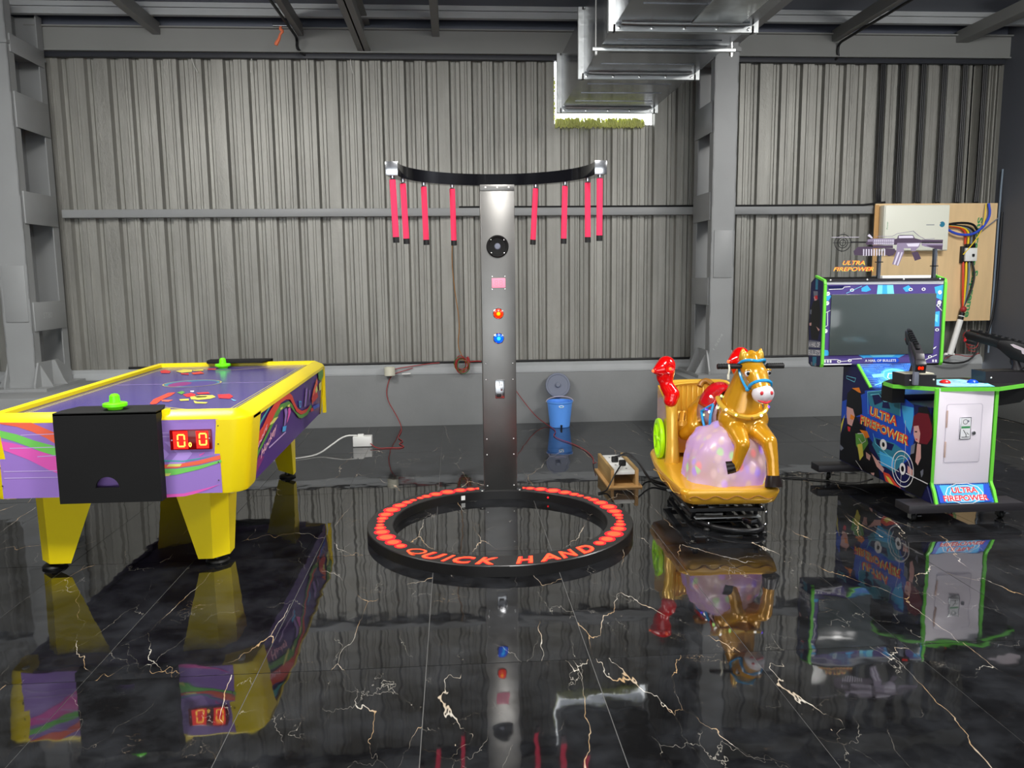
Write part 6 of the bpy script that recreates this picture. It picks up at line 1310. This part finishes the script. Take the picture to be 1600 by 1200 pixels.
def small_things():
    # bucket with its lid propped behind it
    c = (.957, 7.30, 0)
    b = thing('water_bucket', 'blue plastic bucket with tap standing against the kerb', 'bucket', c)
    T = Matrix.Translation(c)
    MB().lathe([(0, .0), (.088, 0), (.092, .004), (.116, .225), (.122, .23), (.122, .243), (.114, .243), (.112, .232), (.088, .01), (0, .01)], T, 36).build('pail', 'bucket_blue', b)
    p = Print((c[0], c[1]-.114, .205), (1, 0, 0), (0, 0, 1), (0, -1, 0), d0=.003); p.disc('ink_white', (0, 0), .024, .012).disc('ink_sky', (0, 0), .016, .007); p.build('maker_badge', b)
    MB().tube([(c[0]+.126*math.cos(a), c[1]-.05*math.sin(a)*.4, .236+.05*math.sin(a)) for a in [PI*k/16 for k in range(17)]], .004, 8).build('handle', 'gun_print_light', b)
    tp = MB().tube([(c[0], c[1]-.09, .026), (c[0], c[1]-.118, .026)], .010, 12).build('tap', 'chrome', b)
    MB().tube([(c[0], c[1]-.116, .034), (c[0], c[1]-.116, .002)], .009, 10).build('spout', 'black', tp)
    l = thing('bucket_lid', 'grey round plastic lid leaning on the kerb behind the blue bucket', 'lid', (.957, 7.44, .24))
    m = Matrix.Translation((.955, 7.42, .372)) @ Matrix.Rotation(PI/2-.22, 4, 'X')
    MB().lathe([(0, .006), (.095, .008), (.10, .012), (.114, .012), (.118, .004), (.118, -.006), (.112, -.006), (.108, .0), (0, -.002)], m, 40).build('disc', 'lid_grey', l)
    MB().lathe([(.026, .006), (.026, .018), (.018, .026), (0, .028)], m, 20).build('knob', 'lid_grey', l)
    # wooden power strip stand
    s = thing('power_strip_stand', 'open wooden stand holding a white power strip beside the ring game', 'power strip', (1.1, 5.34, 0))
    MB().bx(.985, 1.215, 5.085, 5.60, 0, .012, bev=.001).build('base_board', 'ply_edge', s)
    for x in (1.008, 1.172): MB().bx(x, x+.02, 5.10, 5.59, .012, .125, bev=.001).build('side_board', 'grain_box', s); 
    for x in (1.008, 1.172): MB().bx(x, x+.02, 5.098, 5.10, .012, .118).build('end_grain', 'ply_edge', s)
    ps = MB().bx(1.03, 1.17, 5.11, 5.585, .085, .112, bev=.004).build('socket_panel', 'white_plastic', s)
    for y in (5.17, 5.28, 5.39, 5.5):
        for dx in (-.025, .025): MB().bx(1.10+dx-.006, 1.10+dx+.006, y-.008, y+.008, .111, .1125).build('socket_hole', 'black', ps)
    for i, (y, x) in enumerate(((5.36, 1.085), (5.25, 1.115))):
        pl = thing('mains_plug', ('black mains plug in the far socket of the wooden power strip stand', 'black mains plug in the near socket of the wooden power strip stand')[i], 'plug', (x, y, .112))
        MB().box((x, y, .132), (.045, .035, .038), bev=.006).build('plug_body', 'black', pl)
        if i == 0: MB().tube([(x, y, .15), (1.16, 5.36, .165), (1.24, 5.30, .13), (1.28, 5.22, .05), (1.30, 5.12, .008), (1.36, 5.02, .006), (1.42, 4.98, .006)], .006, 8, sm=2).build('cord', 'black_cable', pl)
        else: MB().tube([(x, y, .15), (1.10, 5.16, .16), (1.03, 5.06, .11), (.98, 5.03, .03), (.955, 5.0, .006), (.90, 4.965, .006)], .005, 8, sm=2).build('cord', 'black_cable', pl)
    MB().tube([(1.14, 5.50, .118), (1.20, 5.47, .16), (1.27, 5.40, .09), (1.30, 5.30, .008), (1.36, 5.18, .006), (1.44, 5.08, .006)], .006, 8, sm=2).build('power_cord', 'black_cable', RIDE)
    MB().tube([(1.88, 5.05, .006), (2.1, 5.2, .006), (2.3, 5.22, .006), (2.50, 5.10, .006), (2.62, 5.0, .006), (2.72, 4.95, .05)], .005, 8, sm=2).build('power_cord', 'black_cable', CAB)
    # white junction box on the floor with its two cables
    j = thing('junction_box', 'white plastic junction box lying on the floor beside the hockey table', 'junction box', (-.78, 6.63, 0))
    MB().box((-.785, 6.64, .045), (.155, .09, .085), bev=.006).build('housing', 'white_plastic', j); MB().box((-.80, 6.635, .095), (.05, .03, .018), bev=.004).build('clip', 'white_plastic', j)
    wire('white_cable', 'white cable from the junction box to the hockey table leg', 'cable', [(-.83, 6.62, .095), (-.93, 6.60, .10), (-1.02, 6.46, .05), (-1.10, 6.32, .007), (-1.22, 6.22, .006), (-1.4, 6.15, .006), (-1.6, 6.1, .006)], .0065, 'white_wire')
    wire('red_wire', 'twisted red wire from the tape roll on the sill down to the junction box', 'wire', [(-.72, 6.60, .03), (-.66, 6.50, .005), (-.55, 6.52, .005), (-.47, 6.50, .005), (-.43, 6.56, .005), (-.50, 6.68, .005), (-.45, 6.76, .005), (-.52, 6.92, .005), (-.50, 7.2, .005), (-.52, 7.46, .008), (-.56, 7.485, .1), (-.66, 7.488, .28), (-.63, 7.488, .44), (-.58, 7.49, .50), (-.45, 7.495, .535), (-.40, 7.50, .55)], .0036, 'red_wire')
    wire('red_wire', 'thin red wire lying along the steel sill from the tape roll', 'wire', [(-.63, 7.47, .52), (-.55, 7.485, .55), (-.42, 7.50, .565), (-.25, 7.53, .585), (-.15, 7.54, .59)], .004, 'red_wire')
    wire('red_wire', 'thin red wire from the sill behind the pole to the blue bucket and wooden stand', 'wire', [(.46, 7.49, .50), (.52, 7.485, .38), (.66, 7.485, .18), (.76, 7.46, .06), (.85, 7.35, .006), (.90, 7.05, .006), (.82, 6.8, .006), (1.0, 6.4, .006), (1.05, 6.0, .006), (1.0, 5.75, .006), (1.0, 5.62, .05)], .003, 'red_wire')
    r = thing('tape_roll', 'cream roll of tape standing on the steel sill', 'tape', (-.612, 7.46, .49))
    MB().lathe([(.03, 0), (.047, 0), (.05, .003), (.05, .075), (.047, .078), (.03, .078), (.03, 0)], Matrix.Translation((-.612, 7.46, .488)), 28).build('roll', 'ivory', r)
    wire('cable_tie', 'short white cable tie end on the steel sill beside the tape roll', 'tie', [(-.50, 7.47, .498), (-.42, 7.47, .50)], .006, 'white_plastic', sm=0)
    # hanging coil of wire and its lead
    q = thing('wire_coil', 'hanging bundle of red and green wire on the wall left of the pole', 'wire', (.06, 7.48, .48))
    for k in range(7):
        c = Vector((.055+random.uniform(-.02, .03), 7.475-.006*k, .58+random.uniform(-.02, .02))); w = random.uniform(.035, .065); h = random.uniform(.05, .085)
        MB().tube([c+Vector((w*math.cos(a), .008*math.sin(2*a+k), h*math.sin(a))) for a in [2*PI*j/22 for j in range(22)]], .0045, 6, closed=True).build('loop', ('red_wire', 'green_wire', 'red_wire', 'horse_line')[k % 4], q)
    MB().tube([(.12, 7.47, .53), (.125, 7.465, .62), (.11, 7.465, .65)], .012, 8, sm=1).build('wrap', 'red_wire', q)
    MB().tube([(.07, 7.48, .64), (.02, 7.50, .75), (.05, 7.50, .95), (.0, 7.50, 1.3), (-.02, 7.50, 1.6), (.02, 7.50, 1.94)], .004, 6, sm=2).build('lead', 'horse_line', q)
    MB().tube([(.12, 7.48, .60), (.19, 7.50, .605), (.24, 7.52, .60)], .006, 6, sm=1).build('lead', 'red_wire', q)
    # conduits by the eaves, rag on a bolt
    wire('conduit', 'dark conduit bent down over the eaves beam beside the orange rag', 'conduit', [(-1.37, 5.0, 3.485), (-1.33, 7.40, 3.485), (-1.33, 7.485, 3.47), (-1.335, 7.485, 3.40), (-1.31, 7.49, 3.37), (-1.27, 7.52, 3.345)], .012, 'black_cable', sm=1)
    wire('conduit', 'dark conduit bent down over the eaves beam above the right bay', 'conduit', [(3.60, 5.0, 3.485), (3.57, 7.40, 3.485), (3.57, 7.485, 3.47), (3.565, 7.485, 3.40), (3.58, 7.49, 3.365), (3.56, 7.52, 3.345)], .012, 'black_cable', sm=1)
    g = thing('hanging_rag', 'twisted orange rag tied to a bolt under the roof joist', 'rag', (-1.40, 7.15, 3.4))
    MB().tube([(-1.39, 7.13, 3.475), (-1.40, 7.12, 3.45), (-1.375, 7.12, 3.43), (-1.40, 7.12, 3.41), (-1.41, 7.12, 3.37), (-1.435, 7.12, 3.335), (-1.44, 7.12, 3.32)], [.008, .014, .012, .010, .013, .018, .014], 8, sm=2).build('cloth', 'rag', g)
    MB().tube([(-1.46, 7.13, 3.48), (-1.33, 7.13, 3.48)], .012, 10).build('bolt', 'galv', g)
    # stray threads under the eaves trunking
    for i, (x, d) in enumerate(((-2.26, .03), (-1.74, -.01), (-1.26, .0), (-.88, .01), (1.25, .012))):
        wire('hanging_thread', ('long slanting pale thread under the eaves beam near the steel column', 'short pale thread under the eaves beam beyond the hockey table', 'pale thread under the eaves beam just below the bent conduit', 'pale thread under the eaves beam below the deep roof rafter', 'pale thread under the eaves beam behind the air duct')[i], 'thread', [(x, 7.54, 3.335), (x+d*.5, 7.535, 3.27), (x+d*1.5, 7.54, 3.20)], .0022, 'white_wire', 'threads under the eaves', 1, 6)
small_things()
